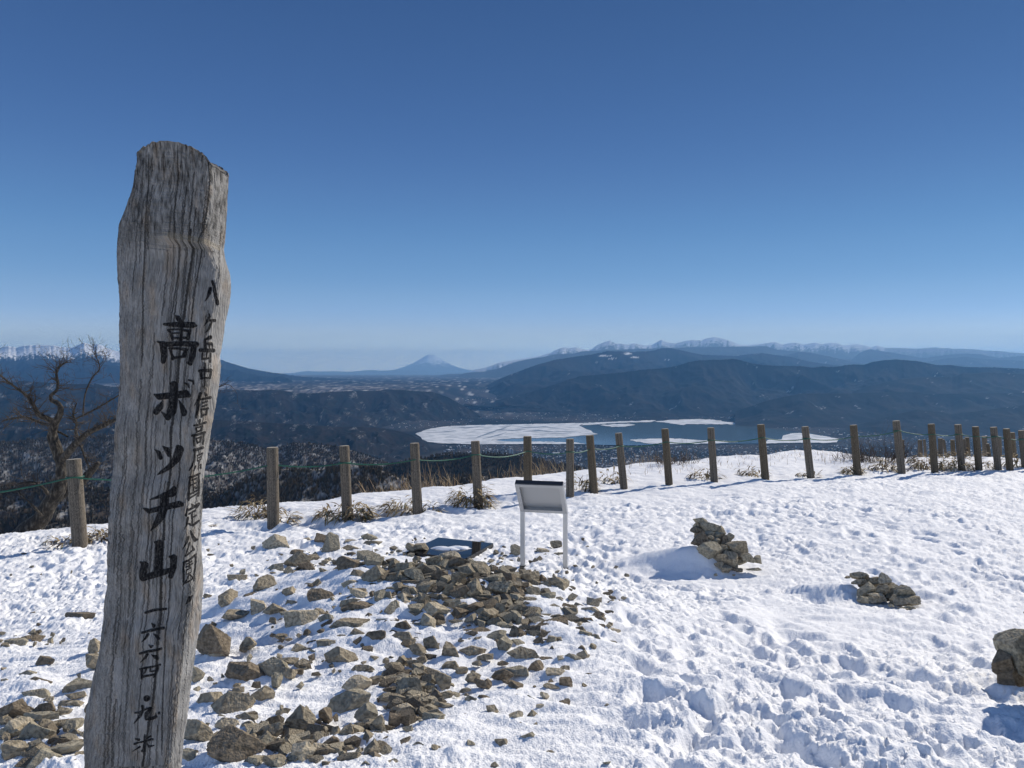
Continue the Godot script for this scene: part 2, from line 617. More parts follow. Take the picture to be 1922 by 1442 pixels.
func make_far() -> void:
	far_mat = plain(Color(1, 1, 1), 0.95, 0.0, true)
	far_mat.metallic_specular = 0.1
	# the valley with its towns and fields, up to the highland
	var nx := 700
	var ny := 210
	var p := PackedVector3Array()
	p.resize(nx * ny)
	var cols := PackedColorArray()
	cols.resize(nx * ny)
	for j in ny:
		var d := 250.0 * pow(160.0, j / float(ny - 1))
		for i in nx:
			var px := lerpf(-700.0, 2600.0, i / float(nx - 1))
			var q := Vector3((px - CX) / F * d, valley_y(px, d), -d)
			p[j * nx + i] = q
			var a := n_big.get_noise_2d(q.x / 300.0, q.z / 900.0)
			var b := n_mid.get_noise_2d(q.x / 50.0, q.z / 160.0)
			var c := Color(0.03, 0.032, 0.036).lerp(Color(0.07, 0.062, 0.056), clampf(0.4 + a + 0.4 * b, 0, 1))
			var h := smoothstep(11500.0, 13500.0, d) * (1.0 - smoothstep(860.0, 960.0, px))
			var fields := smoothstep(-0.25, 0.25, n_big.get_noise_2d(q.x / 900.0 + 7.0, q.z / 700.0))
			fields *= 1.0 - smoothstep(16000.0, 18500.0, d + 900.0 * a)
			c = c.lerp(FOREST, smoothstep(-0.12, 0.16, n_big.get_noise_2d(q.x / 1500.0 + 3.0, q.z / 1900.0 + 8.0)) * 0.85)
			c = c.lerp(Color(0.46, 0.43, 0.42), 0.5 * h * fields * (1.0 - smoothstep(700.0, 860.0, px)) * smoothstep(-0.35, 0.2, b))
			var sn := smoothstep(0.32, 0.5, n_big.get_noise_2d(q.x / 260.0 - 7.0, q.z / 1100.0) + 0.35 * b)
			c = c.lerp(SNOW, 0.42 * sn * smoothstep(11800.0, 14000.0, d) * (1.0 - smoothstep(1250.0, 1350.0, px)))
			cols[j * nx + i] = c
	structure("valley", grid_mesh(p, nx, ny, cols, PackedVector2Array()), far_mat)
	var fp := func(q, px, t, drop, d): return paint_forest(q, px, t, drop, d)
	var lp := func(q, px, t, drop, d): return paint_left(q, px, t, drop, d)
	var sp := func(q, px, t, drop, d): return paint_snowcap(q, px, t, drop, d)
	# far peaks
	mountain("volcano", [[540, 712], [700, 702], [730, 696], [745, 693], [758, 689], [773, 682.6], [787, 675], [797.6, 668.7], [801, 666.3], [805, 665.2], [809, 666.0], [814, 665.8], [820.5, 670], [829, 675], [839, 680.6], [850, 686], [862, 690.5], [877, 694], [900, 698], [1050, 712]], [[0, 74000.0]], {"paint": func(q, px, t, drop, d): return paint_fuji(q, px, t, drop, d), "step": 1.2, "amp": 130.0, "scale": 3000.0, "jag": 0.25, "foot": -600.0, "span": 0.12, "bend": 1.0, "seed": 1.0})
	mountain("mountain", [[430, 706], [553, 700], [577, 696], [596, 698], [626, 697], [660, 698], [683, 695], [704, 694.5], [712, 696], [746, 694.5], [790, 697], [840, 699], [880, 700], [940, 706]], [[0, 63000.0]], {"paint": fp, "jag": 0.6, "foot": -800.0, "span": 0.2, "amp": 300.0, "scale": 4000.0, "seed": 2.0})
	mountain("mountain", [[-260, 660], [-120, 655], [0, 652.5], [12, 649], [30, 653], [43, 649], [52, 648], [66, 648], [88, 648], [102, 649], [118, 652], [132, 653], [142, 650], [150, 645.5], [158, 643.5], [168, 646], [175, 649], [182, 645.5], [190, 648], [200, 653], [210, 657], [222, 660], [250, 660], [300, 655], [340, 658], [380, 666], [407, 673], [431, 681], [464, 691], [501, 698], [537, 703], [560, 707], [596, 709], [660, 712.6], [704, 714], [781, 717.5], [860, 722]], [[0, 24500.0], [500, 24500.0], [800, 23000.0]], {"paint": func(q, px, t, drop, d): return paint_yatsu(q, px, t, drop, d), "step": 2.0, "rows": 90, "amp": 420.0, "scale": 2400.0, "jag": 1.6, "foot": -420.0, "span": 0.3, "bend": 0.7, "seed": 3.0})
	mountain("mountain", [[860, 712], [882, 698], [892, 693], [903, 692], [915, 688.7], [936, 681], [961, 676.6], [980, 673.7], [1009, 669.5], [1026, 664.7], [1033, 663], [1042, 657.5], [1056, 652], [1069, 653], [1082, 651.6], [1092, 655], [1105, 657.5], [1111, 655], [1117, 650], [1130, 644], [1144, 638.7], [1153, 644], [1168, 645], [1180, 647], [1191, 644], [1199, 646.4], [1210, 648.5], [1224, 647], [1241, 637.5], [1253, 642], [1266, 645], [1282, 641], [1297, 638], [1316, 639], [1328, 634.6], [1341, 632.5], [1353, 635], [1366, 638], [1378, 643], [1390, 647.5], [1403, 648.5], [1422, 646.4], [1438, 644], [1455, 641.6], [1468, 647], [1484, 644], [1495, 643.3], [1509, 647], [1528, 643], [1544, 646], [1557, 643.7], [1572, 644.6], [1586, 648.5], [1610, 646], [1623, 648.5], [1636, 652], [1645, 648], [1662, 653], [1687, 653], [1720, 654.7], [1755, 652], [1768, 654], [1781, 653.4], [1786, 655], [1807, 654.7], [1829, 656], [1862, 659], [1873, 658.4], [1891, 661], [1922, 663], [2180, 668]], [[0, 37000.0]], {"paint": sp, "step": 1.8, "rows": 70, "amp": 500.0, "scale": 3200.0, "jag": 0.8, "foot": -500.0, "span": 0.22, "seed": 4.0})
	# blue middle ranges
	mountain("mountain", [[770, 719], [781, 717], [811, 710.5], [830, 704], [842, 702], [867, 702], [882, 699], [930, 697], [980, 700]], [[0, 34000.0]], {"paint": fp, "jag": 0.5, "amp": 200.0, "scale": 2500.0, "foot": -450.0, "span": 0.2, "seed": 5.0})
	mountain("mountain", [[826, 720], [853, 708.4], [874, 700], [909, 698], [938, 691], [963, 681], [988, 675], [1015, 671], [1048, 664.7], [1071, 664.7], [1092, 659.5], [1113, 658.5], [1200, 655], [1300, 652], [1438, 650], [1461, 657], [1520, 661], [1555, 669], [1577, 674], [1599, 675], [1614, 662], [1632, 655], [1654, 659], [1693, 665], [1730, 672], [1737, 672], [1779, 666], [1814, 664], [1840, 665], [1873, 672], [1922, 668], [2180, 664]], [[0, 31000.0]], {"paint": fp, "jag": 0.7, "amp": 320.0, "scale": 2400.0, "foot": -600.0, "span": 0.25, "seed": 6.0})
	mountain("mountain", [[1400, 686], [1470, 668], [1500, 660.6], [1528, 664], [1555, 669], [1577, 674], [1599, 679], [1650, 688], [1720, 684], [1779, 672], [1814, 670], [1850, 674], [1922, 677.5], [2180, 676]], [[0, 28000.0]], {"paint": fp, "jag": 0.7, "amp": 260.0, "scale": 2100.0, "foot": -600.0, "span": 0.25, "seed": 7.0})
	mountain("mountain", [[868, 742], [880, 733], [913, 724], [930, 714.7], [953, 705], [967, 700], [988, 692], [1009, 684.5], [1040, 676], [1071, 671], [1113, 665], [1141, 659], [1172, 660], [1187, 661], [1220, 659], [1228, 658], [1243, 653.7], [1255, 653], [1276, 657], [1297, 662], [1318, 666], [1343, 667], [1380, 668.3], [1411, 664.5], [1432, 663], [1453, 666], [1484, 670], [1520, 679], [1600, 690], [1700, 700]], [[0, 18500.0], [1000, 19000.0], [1250, 23000.0]], {"paint": func(q, px, t, drop, d): return paint_ski(q, px, t, drop, d), "step": 2.2, "rows": 90, "jag": 0.7, "amp": 330.0, "scale": 1700.0, "foot": -640.0, "span": 0.3, "seed": 8.0})
	mountain("mountain", [[930, 752], [1000, 735], [1088, 706], [1160, 700], [1203, 694], [1236, 692], [1266, 688], [1293, 680], [1307, 676.6], [1334, 675.6], [1353, 675.6], [1376, 673.5], [1388, 675.6], [1411, 682], [1432, 685], [1463, 687], [1500, 687], [1526, 690], [1544, 687.6], [1564, 689], [1601, 684], [1621, 685], [1640, 679], [1662, 676], [1682, 675], [1702, 676.6], [1720, 677.5], [1737, 681], [1759, 685.4], [1785, 685.4], [1812, 689], [1873, 690], [1922, 692.5], [2180, 690]], [[0, 15000.0], [1300, 14500.0]], {"paint": fp, "step": 2.2, "rows": 100, "jag": 0.8, "amp": 330.0, "scale": 1500.0, "foot": -775.0, "span": 0.2, "bend": 0.8, "seed": 9.0})
	mountain("mountain", [[1600, 735], [1640, 722], [1691, 711], [1730, 708], [1790, 706.7], [1807, 701], [1829, 701], [1851, 698.6], [1891, 700], [1922, 702], [2180, 698]], [[0, 12600.0]], {"paint": fp, "jag": 0.8, "amp": 180.0, "scale": 1300.0, "foot": -775.0, "span": 0.25, "seed": 10.0})
	mountain("mountain", [[1380, 772], [1440, 752], [1500, 739], [1588, 738.6], [1682, 736], [1720, 736], [1742, 739.7], [1850, 738], [1922, 737.5], [2180, 730]], [[0, 11200.0]], {"paint": fp, "jag": 0.7, "amp": 120.0, "scale": 1100.0, "foot": -775.0, "span": 0.14, "seed": 11.0})
	mountain("hill", [[1600, 800], [1687, 777], [1720, 769], [1752, 771.5], [1785, 778], [1850, 770], [1922, 760], [2180, 745]], [[0, 9600.0]], {"paint": fp, "jag": 0.7, "amp": 70.0, "scale": 900.0, "foot": -775.0, "span": 0.12, "seed": 12.0})
	# the wooded hills on the near side of the lake
	mountain("hill", [[-260, 716], [0, 716], [24, 714], [53, 716], [105, 719.6], [147, 721], [179, 720], [200, 725], [221, 726], [300, 729], [405, 732], [438, 732], [492, 733], [508, 731.5], [525, 732.5], [560, 738], [596, 738], [619, 735.5], [660, 734], [704, 733.6], [733, 731.5], [756, 732.6], [787, 734.7], [808, 735.7], [820, 738.8], [831, 742], [841, 746], [856, 754.4], [868, 761], [885, 770], [905, 784]], [[0, 9800.0], [600, 10200.0], [780, 11500.0], [905, 11900.0]], {"paint": lp, "step": 2.0, "rows": 130, "jag": 0.6, "amp": 210.0, "scale": 800.0, "foot": -775.0, "span": [[480, 0.36], [640, 0.26], [740, 0.14], [800, 0.09], [905, 0.04]], "bend": 0.95, "seed": 13.0})
	mountain("hill", [[-260, 790], [0, 783], [120, 776], [240, 780], [380, 786], [480, 792], [600, 799], [641, 802], [671, 801], [708, 803], [733, 806.4], [756, 811.6], [777, 819], [787, 823], [794, 828], [803, 838], [815, 850]], [[0, 6000.0], [600, 6500.0], [800, 7300.0]], {"paint": lp, "step": 2.0, "rows": 110, "jag": 0.6, "amp": 130.0, "scale": 520.0, "foot": -775.0, "span": [[560, 0.4], [720, 0.25], [815, 0.06]], "bend": 0.95, "seed": 14.0})
	var hx := []
	hx.append(mountain("hill", [[-260, 838], [0, 831], [20, 831], [53, 825], [87, 823.7], [150, 822], [250, 812], [386, 821.6], [407, 827.5], [431, 830], [459, 833], [492, 840.5], [506, 845], [525, 840.5], [549, 833], [565, 832], [584, 833], [608, 836], [636, 838], [658, 845], [690, 856], [740, 872], [790, 890]], [[0, 2700.0], [700, 3200.0]], {"paint": func(q, px, t, drop, d): return paint_near(q, px, t, drop, d), "step": 2.0, "rows": 110, "jag": 1.2, "amp": 85.0, "scale": 260.0, "foot": -620.0, "span": 0.5, "seed": 15.0}))
	hx.append(mountain("hill", [[560, 915], [700, 885], [745, 871], [780, 862], [807, 858], [838, 853], [880, 852], [905, 851], [926, 851], [967, 854], [998, 859], [1030, 866.6], [1061, 873], [1110, 884], [1180, 905]], [[0, 2300.0]], {"paint": func(q, px, t, drop, d): return paint_dark(q, px, t, drop, d), "step": 2.0, "rows": 70, "jag": 1.4, "amp": 30.0, "scale": 200.0, "foot": -560.0, "span": 0.5, "seed": 16.0}))
	hx.append(mountain("hill", [[-260, 930], [0, 915], [100, 900], [220, 925], [419, 923], [466, 899], [499, 885], [523, 880.6], [600, 881], [627, 876], [658, 874], [689, 875], [716, 883], [746, 896], [800, 905], [850, 897], [900, 893], [960, 900], [1050, 915]], [[0, 1000.0]], {"paint": func(q, px, t, drop, d): return paint_near(q, px, t, drop, d), "step": 2.0, "rows": 80, "jag": 1.5, "amp": 32.0, "scale": 110.0, "foot": -300.0, "span": 0.5, "seed": 17.0}))
	forest(hx)
	var haze := FogVolume.new()
	haze.name = "haze"
	haze.size = Vector3(150000, 2500, 21500)
	haze.position = Vector3(0, 400, -32250)
	var hm := FogMaterial.new()
	hm.density = 0.000027
	hm.albedo = lin(Color(0.62, 0.82, 0.97))
	haze.material = hm
	haze.set_meta("kind", "stuff")
	tag(haze, "pale winter haze over the far plain below the volcano", "haze")
	add_child(haze)
	lake()
	towns()

func paint_ski(q: Vector3, px: float, t: float, drop: float, d: float) -> Color:
	var c := paint_forest(q, px, t, drop, d)
	var py := 690.0 - (q.y - EYE.y) / Vector2(q.x, q.z).length() * F
	for s in [[1178, 664, 8, 2.2], [1136, 668, 14, 1.2], [1150, 673, 10, 1.2], [1191, 671, 9, 1.4], [1250, 675, 5, 1.2]]:
		var e: float = pow((px - s[0]) / s[2], 2.0) + pow((py - s[1]) / s[3], 2.0) + 1.6 * n_mid.get_noise_2d(px * 0.12, py * 0.4)
		c = c.lerp(SNOW, 0.75 * (1.0 - smoothstep(0.2, 1.1, e)))
	return c

# bare trees on the near hills: a tuft of thin upright blades each
func forest(hills: Array) -> void:
	var st := new_st()
	st.set_smooth_group(-1)
	rng.seed = 5
	for k in 7:
		var a := TAU * k / 7.0 + 0.3
		var out := Vector3(cos(a), 0, sin(a))
		var side := Vector3(-sin(a), 0, cos(a))
		var tip := out * rng.randf_range(0.25, 0.5) + Vector3.UP * rng.randf_range(0.75, 1.05)
		st.add_vertex(side * 0.05)
		st.add_vertex(tip)
		st.add_vertex(Vector3.UP * 0.35 - side * 0.12 + out * 0.2)
		st.add_vertex(Vector3.ZERO)
		st.add_vertex(tip * 0.8 + side * 0.16)
		st.add_vertex(Vector3.UP * 0.3 + out * 0.15)
	var tree := commit(st)
	var sets := [[hills[0], 28000, 9.0, 13.0, 0.15], [hills[1], 12000, 9.0, 15.0, -1.0], [hills[2], 17000, 5.0, 9.0, 0.2]]
	for s in sets:
		var o: MeshInstance3D = s[0]
		var arr: Array = (o.mesh as ArrayMesh).surface_get_arrays(0)
		var v: PackedVector3Array = arr[Mesh.ARRAY_VERTEX]
		var idx: PackedInt32Array = arr[Mesh.ARRAY_INDEX]
		var mm := MultiMesh.new()
		mm.transform_format = MultiMesh.TRANSFORM_3D
		mm.use_colors = true
		mm.mesh = tree
		var places := []
		var nt := idx.size() / 3
		var guard := 0
		while places.size() < s[1] and guard < 400000:
			guard += 1
			var t := rng.randi() % nt
			var a := v[idx[t * 3]]
			var q := a.lerp(v[idx[t * 3 + 1]], rng.randf()).lerp(v[idx[t * 3 + 2]], rng.randf())
			if n_big.get_noise_2d(q.x / 45.0 + 300.0, q.z / 45.0) + 0.4 * rng.randf() < s[4] - 0.35:
				continue
			places.append(q)
		mm.instance_count = places.size()
		for i in places.size():
			var h := rng.randf_range(s[2], s[3])
			mm.set_instance_transform(i, Transform3D(Basis(Vector3.UP, rng.randf() * TAU).scaled(Vector3(h * 0.75, h, h * 0.75)), places[i] - Vector3(0, 0.5, 0)))
			var k := rng.randf()
			mm.set_instance_color(i, Color(0.03, 0.03, 0.027).lerp(Color(0.085, 0.065, 0.052), k))
		var f := MultiMeshInstance3D.new()
		f.name = numbered("forest")
		f.multimesh = mm
		var fm := plain(Color(1, 1, 1), 1.0, 0.0, true)
		f.material_override = fm
		f.set_meta("kind", "stuff")
		tag(f, ["bare winter forest over the snowy hills below the summit", "dark forest on the spur between summit and lakeside town", "leafless forest speckled with snow just below the summit edge"][sets.find(s)], "forest")
		add_child(f)

func sheet(outline: Array, y: float, wob: float) -> ArrayMesh:
	# a flat sheet on the water; the outline is given in photograph points
	var poly := PackedVector2Array()
	var n := outline.size()
	for i in n:
		var a := Vector2(outline[i][0], outline[i][1])
		var b := Vector2(outline[(i + 1) % n][0], outline[(i + 1) % n][1])
		var parts := maxi(1, int(a.distance_to(b) / 5.0))
		for k in parts:
			var q := a.lerp(b, k / float(parts))
			q.x += wob * 6.0 * n_fine.get_noise_2d(q.x * 0.6, q.y * 3.0)
			q.y += wob * n_fine.get_noise_2d(q.x * 0.5 + 50.0, q.y * 3.0)
			var r := ray(q.x, q.y)
			var w := EYE + r * ((y - EYE.y) / r.y)
			poly.append(Vector2(w.x, w.z))
	var tri := Geometry2D.triangulate_polygon(poly)
	var st := new_st()
	for k in range(0, tri.size(), 3):
		var t := [poly[tri[k]], poly[tri[k + 1]], poly[tri[k + 2]]]
		if (t[1] - t[0]).cross(t[2] - t[0]) < 0.0:
			t = [t[0], t[2], t[1]]
		for v in t:
			st.set_normal(Vector3.UP)
			st.set_uv(v * 0.0005)
			st.add_vertex(Vector3(v.x, y, v.y))
	return st.commit()

func lake() -> void:
	var water := plain(Color(0.06, 0.09, 0.1), 0.12)
	water.metallic_specular = 0.5
	structure("lake", sheet([[779, 815], [800, 806], [830, 801], [880, 798], [940, 797], [1000, 795.5], [1100, 793], [1180, 790], [1240, 788.5], [1300, 787], [1345, 787], [1394, 796], [1440, 803], [1480, 809], [1520, 812], [1560, 820], [1580, 826], [1570, 831], [1530, 832], [1440, 832.5], [1340, 833.5], [1260, 834.5], [1180, 836], [1100, 834.5], [1000, 834], [900, 834.5], [830, 833], [800, 830], [793, 824]], -755.0, 0.3), water)
	var g := grad([[0.0, Color(0.3, 0.33, 0.35)], [0.38, Color(0.5, 0.52, 0.53)], [0.55, Color(0.66, 0.67, 0.67)], [1.0, Color(0.76, 0.76, 0.75)]])
	var ice := plain(Color(1, 1, 1), 0.6)
	ice.albedo_texture = noise_tex(0.02, 4, 512, 9, g)
	var pieces := [
		[[779, 815], [800, 806], [830, 801], [880, 798.5], [940, 797.5], [1000, 796], [1060, 794.5], [1098, 794], [1086, 799], [1102, 806], [1122, 815], [1090, 818], [1060, 821], [1010, 822], [960, 823], [920, 826], [960, 829], [1020, 829], [1085, 831], [1100, 833.5], [1000, 833.5], [900, 834], [830, 832.5], [800, 829.5], [793, 824]],
		[[1098, 794], [1180, 790.5], [1228, 789], [1226, 792], [1180, 793], [1140, 795], [1090, 799]],
		[[1231, 791], [1260, 788], [1315, 786.8], [1340, 788], [1394, 796.5], [1340, 796.5], [1300, 796], [1280, 797.5], [1262, 795]],
		[[1128, 798], [1150, 796.5], [1180, 796], [1193, 797.5], [1180, 800], [1150, 801.5]],
		[[1183, 826], [1210, 824], [1260, 823], [1310, 826], [1380, 828.5], [1385, 829.5], [1340, 832.5], [1300, 833], [1255, 834], [1210, 832]],
		[[1440, 826], [1470, 824.5], [1468, 817], [1485, 814.5], [1505, 813], [1530, 816], [1578, 825], [1570, 830.5], [1530, 831.5], [1440, 832]],
	]
	var names := ["cracked white ice sheet over the town end of the lake", "long narrow white ice strip along the far lakeshore", "tapering white ice tongue off the far wooded shore", "small oval white ice floe alone on open water", "white ice strip along the near lakeshore below the rope fence", "white ice wedge in the far corner of the lake below the forest"]
	for i in pieces.size():
		var o := obj("ice_sheet", sheet(pieces[i], -752.5, 0.9 if i < 2 else 1.3), ice)
		tag(o, names[i], "ice")
		if i == 0:
			var dark := plain(Color(0.2, 0.24, 0.28), 0.5)
			rng.seed = 31
			var lines := [[[820, 808], [816, 814], [822, 820]], [[838, 806], [850, 812], [843, 819], [860, 822]], [[865, 811], [878, 822], [884, 824]], [[876, 809], [880, 816], [888, 823]], [[890, 823], [920, 812], [945, 804], [958, 799]], [[905, 824], [930, 818], [950, 812]], [[960, 800], [990, 803], [1020, 801], [1050, 804]], [[980, 810], [1010, 808], [1040, 811], [1075, 809]], [[1000, 816], [1040, 814], [1090, 812]], [[845, 801], [875, 803], [910, 800]], [[800, 812], [830, 811], [855, 808]], [[930, 806], [960, 808], [985, 806]], [[1040, 797], [1070, 800], [1090, 804]]]
			for l in lines:
				var up := []
				var dn := []
				for k in l.size():
					var w := 0.8 if k > 0 and k < l.size() - 1 else 0.12
					w *= rng.randf_range(0.6, 1.4)
					up.append([l[k][0], l[k][1] - w])
					dn.push_front([l[k][0] + 1.5, l[k][1] + w])
				obj("crack", sheet(up + dn, -751.0, 0.4), dark, o)

func towns() -> void:
	rng.seed = 12
	var mm := MultiMesh.new()
	mm.transform_format = MultiMesh.TRANSFORM_3D
	mm.use_colors = true
	# a small house: walls with a pitched roof
	var st := new_st()
	st.set_smooth_group(-1)
	add_box(st, Vector3(0, 0.4, 0), Vector3(0.5, 0, 0), Vector3(0, 0.4, 0), Vector3(0, 0, 0.38))
	var e := [Vector3(-0.55, 0.78, -0.45), Vector3(0.55, 0.78, -0.45), Vector3(0.55, 0.78, 0.45), Vector3(-0.55, 0.78, 0.45), Vector3(-0.5, 1.15, 0), Vector3(0.5, 1.15, 0)]
	add_quad(st, e[3], e[2], e[5], e[4])
	add_quad(st, e[1], e[0], e[4], e[5])
	mm.mesh = commit(st)
	var zones := [[[830, 1150], [837, 888], 2100, 9.0], [[1150, 1590], [837, 880], 2300, 9.0], [[1560, 1922], [815, 862], 900, 9.0], [[640, 880], [752, 806], 900, 11.0], [[860, 1160], [748, 792], 900, 12.0], [[1160, 1420], [762, 786], 500, 12.0], [[1330, 1500], [780, 810], 350, 11.0], [[880, 1000], [728, 750], 110, 11.0], [[1440, 1700], [795, 830], 400, 10.0]]
	var where := []
	for z in zones:
		var k := 0
		while k < z[2]:
			k += 1
			var px := rng.randf_range(z[0][0], z[0][1])
			var py := rng.randf_range(z[1][0], z[1][1])
			if n_mid.get_noise_2d(px * 0.09, py * 0.35) < rng.randf_range(-0.45, 0.1):
				continue
			# not on the water
			if px > 776 and px < 1585 and py > 785 and py < 836.5:
				if py > interp([[776, 815], [800, 806], [830, 801], [940, 797], [1100, 793], [1240, 788], [1345, 786], [1440, 802], [1480, 808], [1520, 811], [1590, 828]], px) - 1.0:
					continue
			where.append([valley_spot(px, py), z[3]])
	mm.instance_count = where.size()
	for i in where.size():
		var w: float = where[i][1] * rng.randf_range(0.6, 1.5) * (2.6 if rng.randf() < 0.05 else 1.0)
		mm.set_instance_transform(i, Transform3D(Basis(Vector3.UP, rng.randf() * TAU).scaled(Vector3(w, rng.randf_range(5.0, 9.0), w)), where[i][0] - Vector3(0, 0.5, 0)))
		var g := rng.randf()
		var c := Color(0.1, 0.11, 0.13).lerp(Color(0.34, 0.34, 0.34), g * g)
		if rng.randf() < 0.24:
			c = Color(0.58, 0.59, 0.6)
		elif rng.randf() < 0.3:
			c = Color(0.16, 0.12, 0.1)
		mm.set_instance_color(i, c)
	var f := MultiMeshInstance3D.new()
	f.name = "town"
	f.multimesh = mm
	f.material_override = plain(Color(1, 1, 1), 0.7, 0.0, true)
	f.set_meta("kind", "stuff")
	tag(f, "mass of tiny houses of the towns around the lake", "town")
	add_child(f)
	# the two pale tower blocks that stand out of the lakeside town, and long halls
	var tm := plain(Color(0.55, 0.54, 0.52), 0.8)
	for t in [[957.5, 851, 14.0, 38.0, "tall pale tower block of a pair in the lakeside town"], [962, 851.5, 13.0, 34.0, "lower pale tower block of a pair in the lakeside town"]]:
		var q := valley_spot(t[0], t[1])
		var s2 := new_st()
		add_box(s2, Vector3(0, t[3] / 2, 0), Vector3(t[2] / 2, 0, 0), Vector3(0, t[3] / 2, 0), Vector3(0, 0, 7))
		add_box(s2, Vector3(0, t[3] + 1.5, 0), Vector3(3, 0, 0), Vector3(0, 1.5, 0), Vector3(0, 0, 3))
		var o := obj("tower_block", commit(s2), tm)
		o.position = q
		tag(o, t[4], "building")
	for t in [[1044, 852, 60.0, "long white hall roof in the lakeside town"], [920, 768, 80.0, "long pale hall on the plain beyond the lake"], [1154, 862, 70.0, "long low grey hall near the edge of lakeside town"]]:
		var q := valley_spot(t[0], t[1])
		var s2 := new_st()
		add_box(s2, Vector3(0, 4, 0), Vector3(t[2] / 2, 0, 0), Vector3(0, 4, 0), Vector3(0, 0, 14))
		add_quad(s2, Vector3(-t[2] / 2 - 1, 7.8, 15), Vector3(t[2] / 2 + 1, 7.8, 15), Vector3(t[2] / 2 + 1, 11, 0), Vector3(-t[2] / 2 - 1, 11, 0))
		add_quad(s2, Vector3(t[2] / 2 + 1, 7.8, -15), Vector3(-t[2] / 2 - 1, 7.8, -15), Vector3(-t[2] / 2 - 1, 11, 0), Vector3(t[2] / 2 + 1, 11, 0))
		var o := obj("hall", commit(s2), plain(Color(0.7, 0.71, 0.72), 0.6))
		o.position = q
		tag(o, t[3], "building")

# ------------------------------------------------------------------ the marker post
const POST_L := [[262, 298], [261, 304], [256, 323], [253, 345], [240, 387], [227, 422], [222.5, 457], [220, 495], [224, 543], [226, 600], [226, 686], [222.5, 744], [217.7, 801], [211, 859], [206.5, 903], [203, 967], [198.6, 1015], [197.6, 1068], [196, 1104], [189, 1135], [186.4, 1174], [183.6, 1213], [178, 1241], [167, 1282], [158.5, 1321], [150, 1355], [148, 1388], [148, 1442], [146, 1900]]
const POST_R := [[401, 292.6], [414, 305], [425, 316.5], [423.5, 361], [419.6, 399], [417, 438], [415, 457], [418.7, 479], [426.7, 505], [428, 533], [425, 565], [417, 600], [410.7, 639], [405, 670], [407, 686], [404, 718], [395, 769], [385, 820], [382, 859], [375.6, 900], [369, 935], [367.6, 983], [366, 1018], [367.6, 1068], [371, 1118], [369, 1151], [363.5, 1196], [355, 1252], [348, 1307], [342.5, 1355], [337, 1400], [331, 1442], [290, 1900]]
const POST_TOP := [[262, 303], [270, 293], [289.5, 282], [308.6, 276], [331, 274], [366, 275], [385, 280], [401, 288], [414, 297], [425, 312]]
const CRACK := [[430, 360], [444, 358], [489, 350], [588, 337], [616, 334], [699, 324.6], [807, 312], [903, 304], [1015, 293], [1126, 286], [1151, 285], [1263, 278], [1333, 269], [1388, 259], [1442, 248], [1500, 240]]
const CRACK2 := [[276, 372], [297, 392], [329, 396], [377, 391.6], [431, 383.6], [447, 375.6], [495, 366], [575, 353], [640, 346], [700, 338], [760, 332], [900, 322], [980, 312], [1060, 306], [1150, 300], [1300, 290], [1442, 284]]
const CRACK3 := [[290, 282], [400, 278], [480, 272], [640, 266], [690, 262]]
const CRACK4 := [[275, 338], [340, 336], [400, 330], [430, 331], [520, 324], [600, 312], [660, 308]]
const PD := 2.15             # metres from the eye to the post's face
const TW := 400
const TH := 1560
const TS := 1.3

